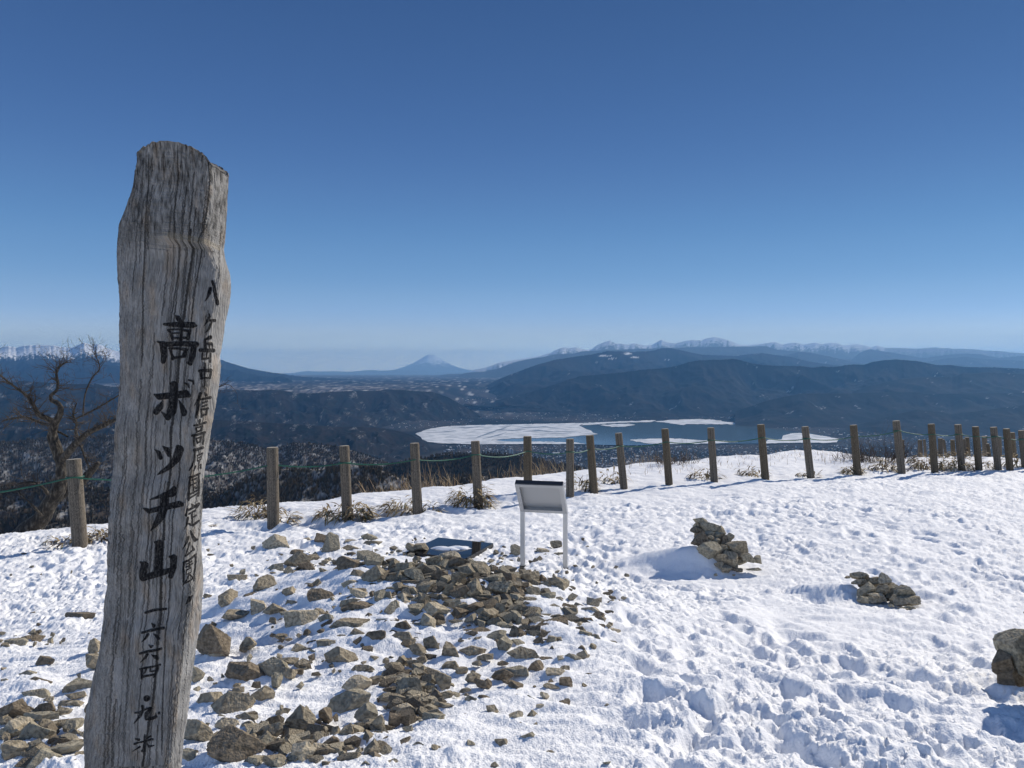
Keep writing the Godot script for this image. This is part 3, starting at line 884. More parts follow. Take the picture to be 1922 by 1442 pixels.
# brush strokes: [left, top, zoom, strokes of points x, y, width]
func strokes() -> Array:
	return [
		[270, 500, 7.21, [
			[[875, 180, 30], [900, 240, 40], [930, 370, 50], [960, 470, 60]], [[850, 280, 40], [840, 330, 45], [810, 410, 25], [778, 455, 8]],
			[[840, 630, 14], [850, 665, 30], [820, 730, 35], [770, 790, 8]], [[810, 720, 22], [880, 715, 30], [940, 710, 36]], [[890, 720, 30], [860, 800, 35], [820, 860, 25], [782, 890, 8]],
			[[365, 655, 12], [400, 690, 60], [430, 730, 60]], [[215, 775, 30], [350, 780, 65], [600, 785, 75], [640, 795, 40]], [[265, 855, 25], [300, 880, 30], [330, 980, 40]], [[275, 850, 22], [400, 845, 22], [560, 870, 35]], [[560, 865, 40], [535, 970, 45]], [[320, 965, 25], [530, 960, 30]], [[330, 900, 18], [440, 895, 18]], [[455, 740, 26], [440, 1000, 30]],
			[[130, 1015, 20], [250, 1050, 60], [450, 1040, 60], [650, 1050, 70]], [[195, 1050, 80], [200, 1180, 80], [190, 1280, 65]], [[620, 1060, 85], [595, 1200, 85], [560, 1310, 60], [520, 1300, 30]], [[280, 1100, 25], [305, 1180, 35], [325, 1245, 45]], [[275, 1105, 30], [400, 1105, 30], [510, 1125, 40]], [[500, 1120, 40], [480, 1210, 50]], [[310, 1240, 30], [480, 1215, 35]],
			[[780, 985, 20], [870, 945, 50]], [[785, 985, 35], [785, 1120, 40]], [[800, 1040, 28], [890, 1035, 40]], [[850, 1040, 32], [850, 1120, 28]], [[900, 1040, 28], [895, 1100, 22]], [[705, 1130, 45], [810, 1130, 48], [915, 1125, 50]], [[745, 1170, 28], [740, 1240, 28]], [[735, 1250, 26], [870, 1230, 26]], [[810, 1150, 28], [805, 1230, 28]], [[870, 1175, 34], [860, 1285, 34]],
		]],
		[260, 690, 7.21, [
			[[785, 40, 35], [790, 150, 35]], [[765, 45, 35], [940, 35, 45]], [[940, 40, 40], [925, 140, 35]], [[780, 148, 22], [930, 135, 25]], [[850, -60, 25], [840, 80, 25], [840, 190, 25], [825, 295, 10]],
			[[545, 210, 18], [590, 230, 25], [610, 270, 22]], [[600, 170, 18], [670, 185, 30], [680, 225, 22]], [[135, 370, 20], [200, 400, 75], [350, 385, 80], [560, 360, 95], [612, 385, 50]], [[345, 215, 25], [400, 240, 100], [395, 400, 108], [370, 600, 108], [330, 690, 60], [240, 610, 15]], [[245, 460, 20], [215, 540, 80], [165, 605, 76]], [[460, 450, 10], [510, 540, 60], [545, 620, 88]],
			[[770, 360, 40], [750, 430, 40], [690, 520, 8]], [[740, 460, 42], [735, 560, 38], [720, 680, 38]], [[840, 345, 15], [855, 380, 45]], [[765, 440, 25], [930, 420, 38]], [[800, 490, 20], [885, 470, 25]], [[800, 540, 20], [880, 520, 25]], [[790, 585, 28], [805, 680, 32]], [[780, 580, 24], [895, 575, 32]], [[885, 580, 32], [870, 660, 28]], [[800, 670, 26], [870, 655, 24]],
			[[775, 735, 38], [775, 790, 28]], [[690, 800, 24], [780, 790, 28], [865, 775, 30]], [[725, 830, 28], [735, 890, 32]], [[725, 830, 20], [815, 820, 24]], [[815, 820, 28], [800, 880, 28]], [[730, 890, 24], [810, 880, 24]], [[655, 940, 28], [850, 920, 34]], [[685, 950, 32], [680, 1080, 24]], [[840, 930, 28], [825, 1085, 22]], [[720, 985, 22], [740, 1050, 28]], [[720, 985, 18], [800, 975, 22]], [[800, 980, 26], [780, 1040, 28]], [[740, 1045, 22], [785, 1040, 22]],
			[[680, 1145, 38], [820, 1135, 38]], [[690, 1150, 24], [680, 1280, 24], [640, 1370, 28], [600, 1425, 18]], [[730, 1230, 18], [815, 1215, 20]], [[740, 1230, 16], [735, 1310, 16]], [[810, 1220, 16], [800, 1290, 16]], [[735, 1270, 12], [800, 1260, 12]], [[735, 1310, 14], [800, 1300, 14]], [[760, 1150, 16], [765, 1230, 16]], [[765, 1310, 18], [760, 1430, 18]], [[710, 1380, 25], [680, 1430, 25]], [[795, 1380, 28], [800, 1430, 24]],
			[[130, 1125, 10], [180, 1170, 58], [200, 1240, 58]], [[235, 1080, 10], [300, 1130, 66], [322, 1200, 60]], [[445, 1092, 50], [470, 1130, 104], [420, 1260, 95], [330, 1360, 70], [200, 1445, 40], [145, 1482, 8]],
		]],
		[240, 870, 7.21, [
			[[530, 375, 60], [510, 430, 104], [400, 460, 60], [205, 520, 10]], [[115, 640, 15], [190, 680, 58], [400, 630, 70], [600, 590, 80], [650, 600, 50]], [[410, 480, 108], [400, 620, 116], [360, 750, 104], [280, 870, 60], [205, 955, 8]],
			[[765, 230, 38], [760, 380, 42], [750, 540, 42]], [[750, 230, 30], [930, 210, 30]], [[920, 215, 25], [910, 370, 28], [895, 540, 24]], [[750, 530, 22], [890, 500, 22]], [[800, 270, 22], [880, 265, 24]], [[830, 275, 22], [830, 470, 24]], [[790, 340, 18], [870, 330, 20]], [[785, 470, 20], [880, 455, 22]], [[850, 390, 28], [872, 412, 28]],
			[[800, 620, 15], [815, 650, 38]], [[735, 670, 25], [715, 750, 38]], [[740, 690, 28], [890, 665, 42]], [[890, 670, 38], [875, 700, 28]], [[760, 745, 24], [850, 735, 28]], [[805, 745, 26], [805, 900, 24]], [[810, 820, 20], [860, 810, 22]], [[740, 800, 38], [720, 880, 28], [680, 950, 8]], [[730, 870, 15], [820, 930, 38], [890, 910, 28]],
			[[775, 1000, 25], [810, 1090, 30], [850, 1165, 40], [880, 1175, 18]], [[735, 1075, 38], [720, 1130, 28], [655, 1220, 12]], [[760, 1160, 28], [730, 1250, 24], [695, 1320, 24]], [[700, 1320, 24], [820, 1280, 24]], [[800, 1220, 15], [830, 1290, 25]],
		]],
		[230, 1010, 7.21, [
			[[335, 105, 30], [395, 130, 104], [390, 300, 104], [375, 520, 106]], [[135, 385, 30], [190, 420, 96], [170, 520, 98], [160, 600, 88]], [[160, 610, 70], [300, 560, 84], [450, 520, 74], [560, 490, 58]], [[540, 305, 30], [595, 330, 94], [590, 450, 90], [545, 585, 60]],
			[[740, 400, 28], [735, 560, 28], [720, 710, 18]], [[735, 400, 26], [930, 360, 28]], [[925, 365, 26], [920, 530, 28], [890, 700, 22]], [[730, 695, 20], [890, 655, 24]], [[780, 430, 18], [870, 420, 18]], [[825, 395, 20], [830, 480, 22]], [[770, 470, 16], [880, 455, 16]], [[780, 510, 16], [860, 500, 16], [860, 560, 14], [780, 570, 14], [780, 510, 14]], [[820, 570, 20], [780, 650, 20], [740, 680, 14]], [[830, 590, 20], [880, 650, 24]],
			[[865, 895, 20], [805, 935, 70], [750, 990, 15]],
		]],
		[210, 1140, 9.61, [
			[[440, 205, 42], [600, 160, 45], [810, 140, 40]], [[560, 405, 25], [600, 440, 64]], [[395, 560, 38], [600, 510, 45], [790, 480, 40]], [[500, 590, 48], [460, 660, 40], [390, 730, 10]], [[600, 580, 10], [660, 620, 48], [700, 670, 48]],
			[[520, 790, 20], [560, 820, 46], [600, 800, 25]], [[355, 945, 40], [550, 900, 44], [740, 860, 40]], [[480, 970, 45], [430, 1040, 42], [350, 1120, 8]], [[555, 965, 10], [640, 1010, 66], [670, 1050, 48]],
			[[340, 1245, 34], [500, 1210, 34], [710, 1165, 34]], [[370, 1250, 48], [375, 1350, 48], [370, 1420, 38]], [[680, 1180, 38], [660, 1280, 42], [600, 1390, 26]], [[380, 1390, 38], [640, 1330, 34]], [[450, 1240, 38], [430, 1310, 28], [400, 1330, 14]], [[540, 1210, 28], [540, 1280, 28], [630, 1270, 24]],
		]],
		[210, 1300, 10.15, [
			[[480, 268, 108], [482, 272, 108]], [[400, 410, 40], [420, 480, 44], [360, 600, 58], [225, 765, 14]], [[255, 550, 24], [340, 540, 38], [480, 470, 38], [560, 470, 44]], [[560, 470, 44], [480, 570, 78], [480, 660, 76], [580, 670, 58], [660, 640, 48], [650, 570, 14]], [[720, 555, 34], [718, 575, 38]],
			[[430, 1000, 28], [415, 1150, 38], [390, 1320, 56], [350, 1340, 38]], [[220, 1185, 38], [300, 1160, 28], [450, 1120, 38], [580, 1090, 44]], [[245, 1075, 20], [310, 1095, 48]], [[545, 1025, 38], [470, 1070, 28]], [[310, 1250, 38], [240, 1300, 24], [165, 1350, 8]], [[460, 1180, 14], [500, 1240, 42], [600, 1220, 18]],
		]],
	]

func post_material() -> StandardMaterial3D:
	var ink := PackedFloat32Array()
	ink.resize(TW * TH)
	for block in strokes():
		var s: float = block[2]
		for line in block[3]:
			for k in line.size() - 1:
				var a := Vector2((block[0] + line[k][0] / s - 140.0) * TS, (block[1] + line[k][1] / s - 262.0) * TS)
				var b := Vector2((block[0] + line[k + 1][0] / s - 140.0) * TS, (block[1] + line[k + 1][1] / s - 262.0) * TS)
				var ra: float = line[k][2] / s * TS * 0.56
				var rb: float = line[k + 1][2] / s * TS * 0.56
				var m := maxf(ra, rb) + 2.0
				var ab := b - a
				var l2 := maxf(ab.length_squared(), 1e-4)
				for y in range(maxi(int(minf(a.y, b.y) - m), 0), mini(int(maxf(a.y, b.y) + m) + 1, TH)):
					for x in range(maxi(int(minf(a.x, b.x) - m), 0), mini(int(maxf(a.x, b.x) + m) + 1, TW)):
						var q := Vector2(x, y)
						var t := clampf((q - a).dot(ab) / l2, 0.0, 1.0)
						var d := q.distance_to(a + ab * t) - lerpf(ra, rb, t) + 0.35 * n_fine.get_noise_2d(x * 1.5, y * 0.6)
						var c := clampf(0.5 - d, 0.0, 1.0)
						if c > ink[y * TW + x]:
							ink[y * TW + x] = c
	var img := Image.create_empty(TW, TH, false, Image.FORMAT_RGB8)
	var hgt := Image.create_empty(TW, TH, false, Image.FORMAT_RGB8)
	var g1 := noise(FastNoiseLite.TYPE_SIMPLEX, 0.12, 3, 41)
	var g2 := noise(FastNoiseLite.TYPE_SIMPLEX, 0.35, 2, 42)
	var g3 := noise(FastNoiseLite.TYPE_SIMPLEX, 0.02, 3, 43)
	var cracks := [[CRACK, 3.0, 1.0], [CRACK2, 1.1, 0.85], [CRACK3, 1.0, 0.8], [CRACK4, 0.9, 0.8]]
	# many hairline checks that follow the lean of the grain
	rng.seed = 8
	var hair := []
	for k in 70:
		hair.append([rng.randf_range(-80, 80), rng.randf_range(280, 1400), rng.randf_range(60, 420), rng.randf_range(0.3, 0.85), rng.randf() * 90.0])
	for y in TH:
		var py := 262.0 + y / TS
		var cr := []
		for c in cracks:
			var c0: float = c[0][0][0]
			var c1: float = c[0][c[0].size() - 1][0]
			if py >= c0 and py <= c1:
				var fade := clampf(minf((py - c0) / 20.0, (c1 - py) / 20.0), 0.0, 1.0) if c[1] < 2.0 else 1.0
				cr.append([interp(c[0], py) + 1.2 * n_mid.get_noise_2d(py * 0.2, c[1] * 9.0), c[1] * fade * (0.8 + 0.5 * n_mid.get_noise_2d(py * 0.05, c[1] * 30.0)), c[2]])
		for h in hair:
			if py > h[1] and py < h[1] + h[2]:
				cr.append([350.0 - (py - 270.0) * 0.088 + h[0] + 2.0 * n_mid.get_noise_2d(py * 0.05, h[4]), h[3], 0.6])
		for x in TW:
			var px := 140.0 + x / TS
			var u := px - (350.0 - (py - 270.0) * 0.088)          # grain runs with the lean of the trunk
			var sway := 6.0 * g3.get_noise_2d(u * 0.5, py * 0.25)
			# the grain bows round the knot
			var kx := px - 342.0
			var ky := py - 1142.0
			sway += 26.0 * exp(-(kx * kx / 900.0 + ky * ky / 700.0)) * signf(kx) * 0.5
			var a := g1.get_noise_2d((u + sway) * 2.3, py * 0.045)
			var b := g2.get_noise_2d((u + sway) * 1.5, py * 0.10)
			var c := g3.get_noise_2d(px * 0.9, py * 0.5)
			var v := 0.23 + 0.062 * a + 0.075 * b + 0.06 * c
			var warm := clampf(g3.get_noise_2d(px * 1.2 + 400.0, py * 0.35) * 1.4 - 0.25, 0.0, 1.0)
			var rough_top := smoothstep(470.0, 400.0, py)
			v -= rough_top * clampf(0.10 * (0.55 + 1.3 * g1.get_noise_2d(px * 0.9, py * 0.22)), 0.0, 0.2)
			var lichen := clampf(g2.get_noise_2d(px * 0.9, py * 0.35) * 1.6 - 0.35, 0.0, 1.0) * smoothstep(300.0, 235.0, px - (py - 500.0) * -0.05)
			var h := 0.62 + 0.2 * a + 0.16 * b
			v = lerpf(v, 0.07, lichen * 0.6)
			for q in cr:
				var dx: float = absf(px - q[0])
				var wd: float = q[1]
				if dx < wd + 1.2:
					var k: float = (1.0 - smoothstep(wd * 0.5, wd + 0.8, dx)) * q[2]
					v = lerpf(v, 0.03, k)
					h = lerpf(h, 0.0, k)
			v = maxf(v, 0.04)
			var col := Color(v * 1.01, v * 0.985, v * 0.945).lerp(Color(v * 1.12, v * 0.95, v * 0.78), warm)
			# the bare wood of the sloping cut under the head
			var led := py - (433.0 + (px - 300.0) * 0.14)
			if led > 0.0 and led < 15.0 and px > 300.0 and px < 412.0:
				col = col.lerp(Color(0.30, 0.25, 0.17), 0.35 * smoothstep(300.0, 318.0, px) * smoothstep(0.0, 3.0, led) * (1.0 - smoothstep(9.0, 15.0, led)))
			# pale scar where the bark splinter came off
			if py > 1245 and py < 1340:
				var e := pow((px - 207.0 - (1290.0 - py) * 0.02) / (8.0 - absf(py - 1275.0) * 0.06), 2.0)
				if e < 1.0:
					col = col.lerp(Color(0.3, 0.3, 0.3), 0.5)
			var ik := ink[y * TW + x]
			if ik > 0.0:
				var worn := clampf(1.0 + 0.5 * b, 0.82, 1.0) * (1.0 - 0.18 * smoothstep(0.22, 0.5, g1.get_noise_2d(px * 1.7 + 70.0, py * 0.9)))
				col = col.lerp(Color(0.006, 0.006, 0.007), ik * worn)
				h = lerpf(h, 0.12 + 0.1 * b, ik)
			img.set_pixel(x, y, lin(col))
			h = clampf(h, 0.0, 1.0)
			hgt.set_pixel(x, y, Color(h, h, h))
	var m := StandardMaterial3D.new()
	m.albedo_texture = ImageTexture.create_from_image(img)
	m.roughness = 0.85
	m.metallic_specular = 0.25
	m.texture_repeat = true
	m.heightmap_enabled = true
	m.heightmap_texture = ImageTexture.create_from_image(hgt)
	m.heightmap_scale = 0.9
	return m

func make_post() -> void:
	# the post stands nearly square to the view; its outline is set out on its own face plane
	var k := (PD + 0.02) / F
	var foot := spot(230, 1690, PD + 0.095)
	var root := base("marker_post", foot)
	tag(root, "tall leaning weathered wooden post carved with black vertical Japanese characters", "wooden post")
	var nx := 150
	var ny := 470
	var st := PackedVector3Array()
	st.resize((nx) * ny)
	var uv := PackedVector2Array()
	uv.resize(nx * ny)
	for j in ny:
		var t := j / float(ny - 1)
		var py := interp([[0.0, 1760.0], [0.62, 470.0], [0.64, 465.0], [0.8, 425.0], [0.82, 420.0], [1.0, 269.0]], t)          # rows climb from the buried foot to the head
		var l := interp(POST_L.map(func(e): return [e[1], e[0]]), py) if py > 298.0 else 262.0
		var r := interp(POST_R.map(func(e): return [e[1], e[0]]), py) if py > 317.0 else 425.0
		for i in nx:
			# half of the columns cover the face, half the sides and back; the seam is at the back
			var a := TAU * i / float(nx)             # 0 = back
			var sa := sin(a)
			var ca := cos(a)
			var ex := signf(sa) * pow(absf(sa), 0.5)
			var ez := -signf(ca) * pow(absf(ca), 0.38)   # +1 = towards the viewer
			var cx := (l + r) * 0.5
			var hw := (r - l) * 0.5
			var x := cx + hw * ex
			var depth := 0.095 + 0.016 * n_soft.get_noise_2d(py * 0.01, 3.0)
			var z := depth * ez
			# hewn face below the notch, proud head above it
			if ez > 0.0:
				var left_free := smoothstep(295.0, 340.0, x - (py - 445.0) * -0.12)
				var cut := smoothstep(0.0, 14.0, py - (445.0 + (x - 325.0) * 0.14)) * left_free
				z -= 0.036 * cut * ez
			# ragged grain and bark on the sides
			z += 0.004 * n_fine.get_noise_2d(x * 0.35, py * 0.02) + 0.006 * n_soft.get_noise_2d(x * 0.05, py * 0.012)
			x += 1.6 * n_fine.get_noise_2d(py * 0.06, a * 3.0) * absf(ex)
			# the rounded axe-cut head
			var yy := py
			var limit := interp(POST_TOP, clampf(x, 262, 425)) + 1.5 * n_fine.get_noise_2d(x * 0.3, z * 60.0)
			limit += 2.0 * (1.0 - ez) * 0.5 + 5.0 * n_mid.get_noise_2d(x * 0.08, z * 20.0)
			if yy < limit:
				yy = limit
			# one flank is seen at the front corner, the other round the back
			var wx := (x - CX) / F * (PD + lerpf(0.035, 0.12, clampf((x - l) / (r - l), 0.0, 1.0)))
			var w := Vector3(wx, EYE.y + (690.0 - yy) * k, -PD - 0.095 + z) - foot
			st[j * nx + i] = w
			var fx := CX + wx * F / PD
			var fy := 690.0 + (yy - 690.0) * k * F / PD
			uv[j * nx + i] = Vector2((fx - 140.0 + (1.0 - ez) * 22.0 * signf(sa)) / (TW / TS), (fy - 262.0) / (TH / TS))
	var mesh := grid_mesh_loop(st, uv, nx, ny)
	var o := obj("trunk", mesh, post_material(), root)
	o.name = "trunk"
	# the head's end grain
	var cap := new_st()
	cap.set_smooth_group(1)
	var c := Vector3.ZERO
	var ring := []
	for i in nx:
		ring.append(st[(ny - 1) * nx + i])
		c += st[(ny - 1) * nx + i] / nx
	c.y += 0.012
	for i in nx:
		for v in [c, ring[i], ring[(i + 1) % nx]]:
			cap.add_vertex(v)
	cap.generate_normals()
	obj("end_grain", cap.commit(), plain(Color(0.16, 0.15, 0.135), 0.9), root)

func grid_mesh_loop(p: PackedVector3Array, uv: PackedVector2Array, nx: int, ny: int) -> ArrayMesh:
	var st := SurfaceTool.new()
	st.begin(Mesh.PRIMITIVE_TRIANGLES)
	for i in p.size():
		st.set_uv(uv[i])
		st.set_smooth_group(1)
		st.add_vertex(p[i])
	for j in ny - 1:
		for i in nx:
			var a := j * nx + i
			var b := j * nx + (i + 1) % nx
			for v in [a, a + nx, b + nx, a, b + nx, b]:
				st.add_index(v)
	st.generate_normals()
	return st.commit()

# ------------------------------------------------------------------ stones
var stone_meshes := []
var stone_mats := []
const SHAPES := ["blocky", "angular", "wedge-shaped", "flat-topped", "chunky", "rough", "squarish", "pointed", "lopsided", "rounded", "broken", "slanting", "stubby", "ridged", "cracked", "knobbly"]

func ico(level: int) -> Array:
	var t := (1.0 + sqrt(5.0)) / 2.0
	var v := [Vector3(-1, t, 0), Vector3(1, t, 0), Vector3(-1, -t, 0), Vector3(1, -t, 0), Vector3(0, -1, t), Vector3(0, 1, t), Vector3(0, -1, -t), Vector3(0, 1, -t), Vector3(t, 0, -1), Vector3(t, 0, 1), Vector3(-t, 0, -1), Vector3(-t, 0, 1)]
	for i in 12:
		v[i] = v[i].normalized()
	var f := [[0, 11, 5], [0, 5, 1], [0, 1, 7], [0, 7, 10], [0, 10, 11], [1, 5, 9], [5, 11, 4], [11, 10, 2], [10, 7, 6], [7, 1, 8], [3, 9, 4], [3, 4, 2], [3, 2, 6], [3, 6, 8], [3, 8, 9], [4, 9, 5], [2, 4, 11], [6, 2, 10], [8, 6, 7], [9, 8, 1]]
	for l in level:
		var mid := {}
		var g := []
		for q in f:
			var m := []
			for e in 3:
				var a: int = mini(q[e], q[(e + 1) % 3])
				var b: int = maxi(q[e], q[(e + 1) % 3])
				var key := a * 100000 + b
				if not mid.has(key):
					mid[key] = v.size()
					v.append(((v[a] + v[b]) / 2.0).normalized())
				m.append(mid[key])
			g.append([q[0], m[0], m[2]])
			g.append([q[1], m[1], m[0]])
			g.append([q[2], m[2], m[1]])
			g.append([m[0], m[1], m[2]])
		f = g
	return [v, f]

func make_stones() -> void:
	var shape := ico(4)
	for s in 17:
		rng.seed = 900 + s
		var planes := []
		for k in rng.randi_range(5, 8) if s < 16 else 13:
			var n := Vector3(rng.randfn(), rng.randfn() * 0.8, rng.randfn()).normalized()
			planes.append([n, rng.randf_range(0.42, 0.74) if s < 16 else rng.randf_range(0.68, 0.84)])
		for n in [Vector3.UP, Vector3.DOWN, Vector3.LEFT, Vector3.RIGHT, Vector3.BACK, Vector3.FORWARD]:
			planes.append([(n + Vector3(rng.randfn(), rng.randfn(), rng.randfn()) * 0.16).normalized(), rng.randf_range(0.72, 0.95)])
		var pts := []
		var top := Vector3.ZERO
		for v in shape[0]:
			var r := 1.4
			for q in planes:
				var c: float = q[0].dot(v)
				if c > 0.02:
					r = minf(r, q[1] / c)
			r *= 1.0 + 0.05 * n_mid.get_noise_3d(v.x * 0.9 + s * 7.0, v.y * 0.9, v.z * 0.9) + 0.02 * n_fine.get_noise_3d(v.x * 0.6 + s * 3.0, v.y * 0.6, v.z * 0.6)
			var w: Vector3 = v * r
			pts.append(w)
			top = top.max(w.abs())
		var st := new_st()
		st.set_smooth_group(-1)
		for f in shape[1]:
			for e in [f[0], f[2], f[1]]:
				st.add_vertex(pts[e] / top)
		st.generate_normals()
		stone_meshes.append(st.commit())
	var tones := [["brown-grey", Color(0.34, 0.29, 0.21)], ["dark brown", Color(0.21, 0.172, 0.125)], ["pale tan", Color(0.44, 0.38, 0.28)], ["olive grey", Color(0.3, 0.27, 0.205)]]
	for t in tones:
		var c: Color = t[1]
		var m := StandardMaterial3D.new()
		m.albedo_color = Color(1, 1, 1)
		m.albedo_texture = noise_tex(0.03, 5, 256, 60 + tones.find(t), grad([[0.0, c * 0.35], [0.36, c * 0.7], [0.5, c], [0.68, c * 1.2], [1.0, c * 1.7]]))
		m.roughness = 0.92
		m.metallic_specular = 0.2
		m.uv1_triplanar = true
		m.uv1_world_triplanar = true
		m.uv1_scale = Vector3(4.0, 4.0, 4.0)
		m.heightmap_enabled = true
		m.heightmap_texture = noise_tex(0.06, 4, 256, 70)
		m.heightmap_scale = 0.7
		stone_mats.append([t[0], m])

# the stones as seen: [x, y, width, height] in enlarged pieces of the photograph
const ST_A := [[515, 188, 110, 70], [845, 195, 95, 120], [800, 170, 110, 60], [930, 215, 90, 50], [1045, 160, 110, 50], [1060, 185, 90, 50], [940, 180, 60, 35], [705, 165, 50, 30], [650, 175, 60, 20], [650, 285, 100, 80], [700, 315, 80, 60], [745, 260, 60, 40], [640, 240, 80, 40], [520, 320, 80, 50], [600, 350, 60, 50], [650, 368, 80, 45], [720, 378, 50, 30], [800, 348, 55, 60], [305, 385, 100, 50], [340, 345, 30, 35], [455, 425, 125, 90], [370, 490, 110, 40], [250, 500, 125, 100], [600, 470, 150, 85], [625, 525, 85, 40], [770, 500, 130, 85], [850, 495, 35, 60], [730, 415, 90, 35], [415, 540, 95, 85], [280, 595, 130, 60], [500, 565, 120, 60], [930, 530, 110, 75], [1000, 560, 130, 60], [995, 470, 110, 60], [955, 415, 110, 60], [945, 320, 130, 90], [1060, 305, 110, 70], [1040, 255, 110, 60], [1100, 370, 110, 85], [1000, 365, 80, 55], [1120, 480, 80, 100], [655, 620, 140, 100], [755, 590, 80, 60], [820, 620, 85, 80], [935, 650, 160, 80], [1150, 635, 90, 55], [1000, 705, 110, 70], [1085, 730, 110, 90], [850, 745, 145, 70], [890, 815, 120, 110], [160, 760, 185, 160], [205, 780, 90, 90], [390, 750, 80, 60], [355, 910, 170, 85], [520, 890, 130, 75], [600, 855, 90, 55], [680, 860, 100, 75], [735, 825, 40, 30], [600, 915, 80, 55], [660, 900, 60, 30], [75, 915, 75, 80], [1000, 890, 100, 40], [965, 975, 120, 90], [930, 1070, 170, 140], [1080, 960, 80, 50], [170, 1055, 125, 80], [300, 1090, 210, 105], [460, 1025, 110, 100], [525, 965, 65, 70], [1110, 1210, 80, 110], [1040, 1145, 110, 80], [690, 1195, 130, 120], [800, 1155, 70, 90], [865, 1255, 75, 55], [840, 1310, 130, 70], [930, 1255, 70, 75], [770, 1350, 90, 50], [600, 1335, 70, 55], [665, 1370, 115, 80], [1005, 1210, 60, 40], [1000, 1285, 100, 40], [1145, 1285, 80, 55], [1085, 1350, 80, 60], [1080, 1395, 90, 60], [90, 1265, 190, 130], [260, 1215, 150, 55], [365, 1220, 90, 55], [285, 1345, 255, 175], [400, 1280, 80, 70], [470, 1330, 110, 90], [490, 1260, 100, 90], [535, 1250, 70, 60], [560, 1140, 80, 50], [540, 1415, 70, 60], [40, 1375, 70, 60]]
const ST_B := [[160, 215, 60, 50], [210, 210, 90, 60], [390, 250, 110, 70], [380, 300, 120, 70], [290, 290, 90, 70], [460, 345, 90, 85], [550, 350, 110, 80], [100, 330, 85, 80], [180, 370, 100, 85], [30, 365, 70, 40], [320, 370, 90, 80], [215, 320, 80, 60], [415, 390, 75, 90], [550, 300, 80, 30], [480, 300, 60, 40], [130, 415, 80, 50], [240, 440, 110, 70], [290, 455, 70, 40], [365, 460, 80, 80], [430, 480, 110, 80], [515, 460, 100, 90], [620, 395, 110, 60], [650, 440, 130, 80], [710, 380, 70, 60], [725, 430, 70, 50], [740, 470, 90, 50], [815, 370, 100, 65], [900, 390, 50, 50], [915, 420, 70, 40], [985, 415, 105, 80], [845, 460, 75, 70], [790, 412, 90, 30], [925, 485, 80, 80], [840, 510, 90, 45], [990, 500, 40, 60], [790, 470, 50, 40], [1165, 560, 95, 50], [1070, 575, 100, 50], [950, 555, 100, 60], [1010, 545, 90, 50], [860, 550, 70, 30], [790, 530, 60, 40], [625, 505, 60, 45], [395, 530, 90, 60], [420, 580, 80, 50], [520, 545, 120, 50], [590, 600, 110, 70], [560, 615, 70, 50], [655, 560, 60, 60], [720, 560, 90, 60], [750, 605, 80, 60], [870, 610, 90, 50], [930, 650, 100, 60], [1000, 640, 100, 60], [1150, 620, 80, 50], [1220, 600, 80, 50], [1180, 665, 70, 30], [1210, 655, 50, 40], [1295, 680, 60, 30], [1100, 650, 80, 50], [530, 685, 150, 50], [660, 650, 130, 50], [640, 715, 130, 50], [765, 690, 100, 80], [840, 675, 80, 60], [530, 735, 60, 40], [680, 765, 95, 80], [755, 755, 80, 40], [790, 815, 130, 55], [880, 735, 50, 40], [950, 735, 60, 50], [1050, 690, 130, 60], [1180, 720, 90, 50], [1110, 710, 80, 60], [1120, 775, 45, 30], [1175, 770, 45, 35], [1010, 835, 70, 60], [1070, 840, 80, 70], [1120, 815, 60, 45], [860, 870, 80, 60], [905, 840, 60, 30], [670, 860, 60, 20], [1015, 890, 55, 40], [960, 920, 120, 50], [650, 920, 95, 60], [755, 910, 110, 45], [1015, 970, 80, 55], [940, 990, 80, 30], [735, 1000, 80, 60], [710, 965, 60, 25], [540, 975, 60, 55], [585, 970, 50, 45], [500, 930, 60, 80], [380, 800, 95, 95], [490, 795, 110, 60], [580, 825, 90, 40], [270, 750, 80, 70], [180, 775, 100, 80], [375, 875, 85, 50], [425, 905, 70, 40], [330, 965, 110, 90], [345, 1030, 70, 40], [300, 1040, 70, 50], [1010, 1090, 60, 45], [905, 1040, 40, 35], [610, 1120, 55, 55], [480, 1070, 60, 40], [555, 1060, 60, 40], [755, 1055, 40, 30], [820, 1060, 40, 30], [880, 1105, 35, 30], [1130, 980, 40, 20], [740, 1170, 80, 60], [765, 1210, 50, 30], [835, 1155, 50, 50], [820, 1275, 70, 45], [490, 1310, 50, 40], [285, 1300, 100, 45], [200, 1335, 70, 40], [290, 1350, 60, 50], [280, 1180, 90, 70], [420, 1210, 80, 40], [440, 1155, 60, 30], [190, 1400, 60, 25], [260, 1425, 70, 40], [335, 1100, 80, 30], [60, 560, 130, 80], [175, 560, 80, 70], [285, 565, 110, 85], [245, 625, 80, 80], [110, 500, 110, 60], [60, 890, 110, 60], [110, 660, 100, 60], [30, 640, 80, 55], [80, 720, 140, 55], [130, 1000, 150, 90], [90, 850, 60, 70], [180, 860, 90, 60], [110, 1110, 90, 60], [50, 1180, 70, 70], [190, 1060, 80, 60], [30, 440, 90, 40], [20, 490, 70, 60]]
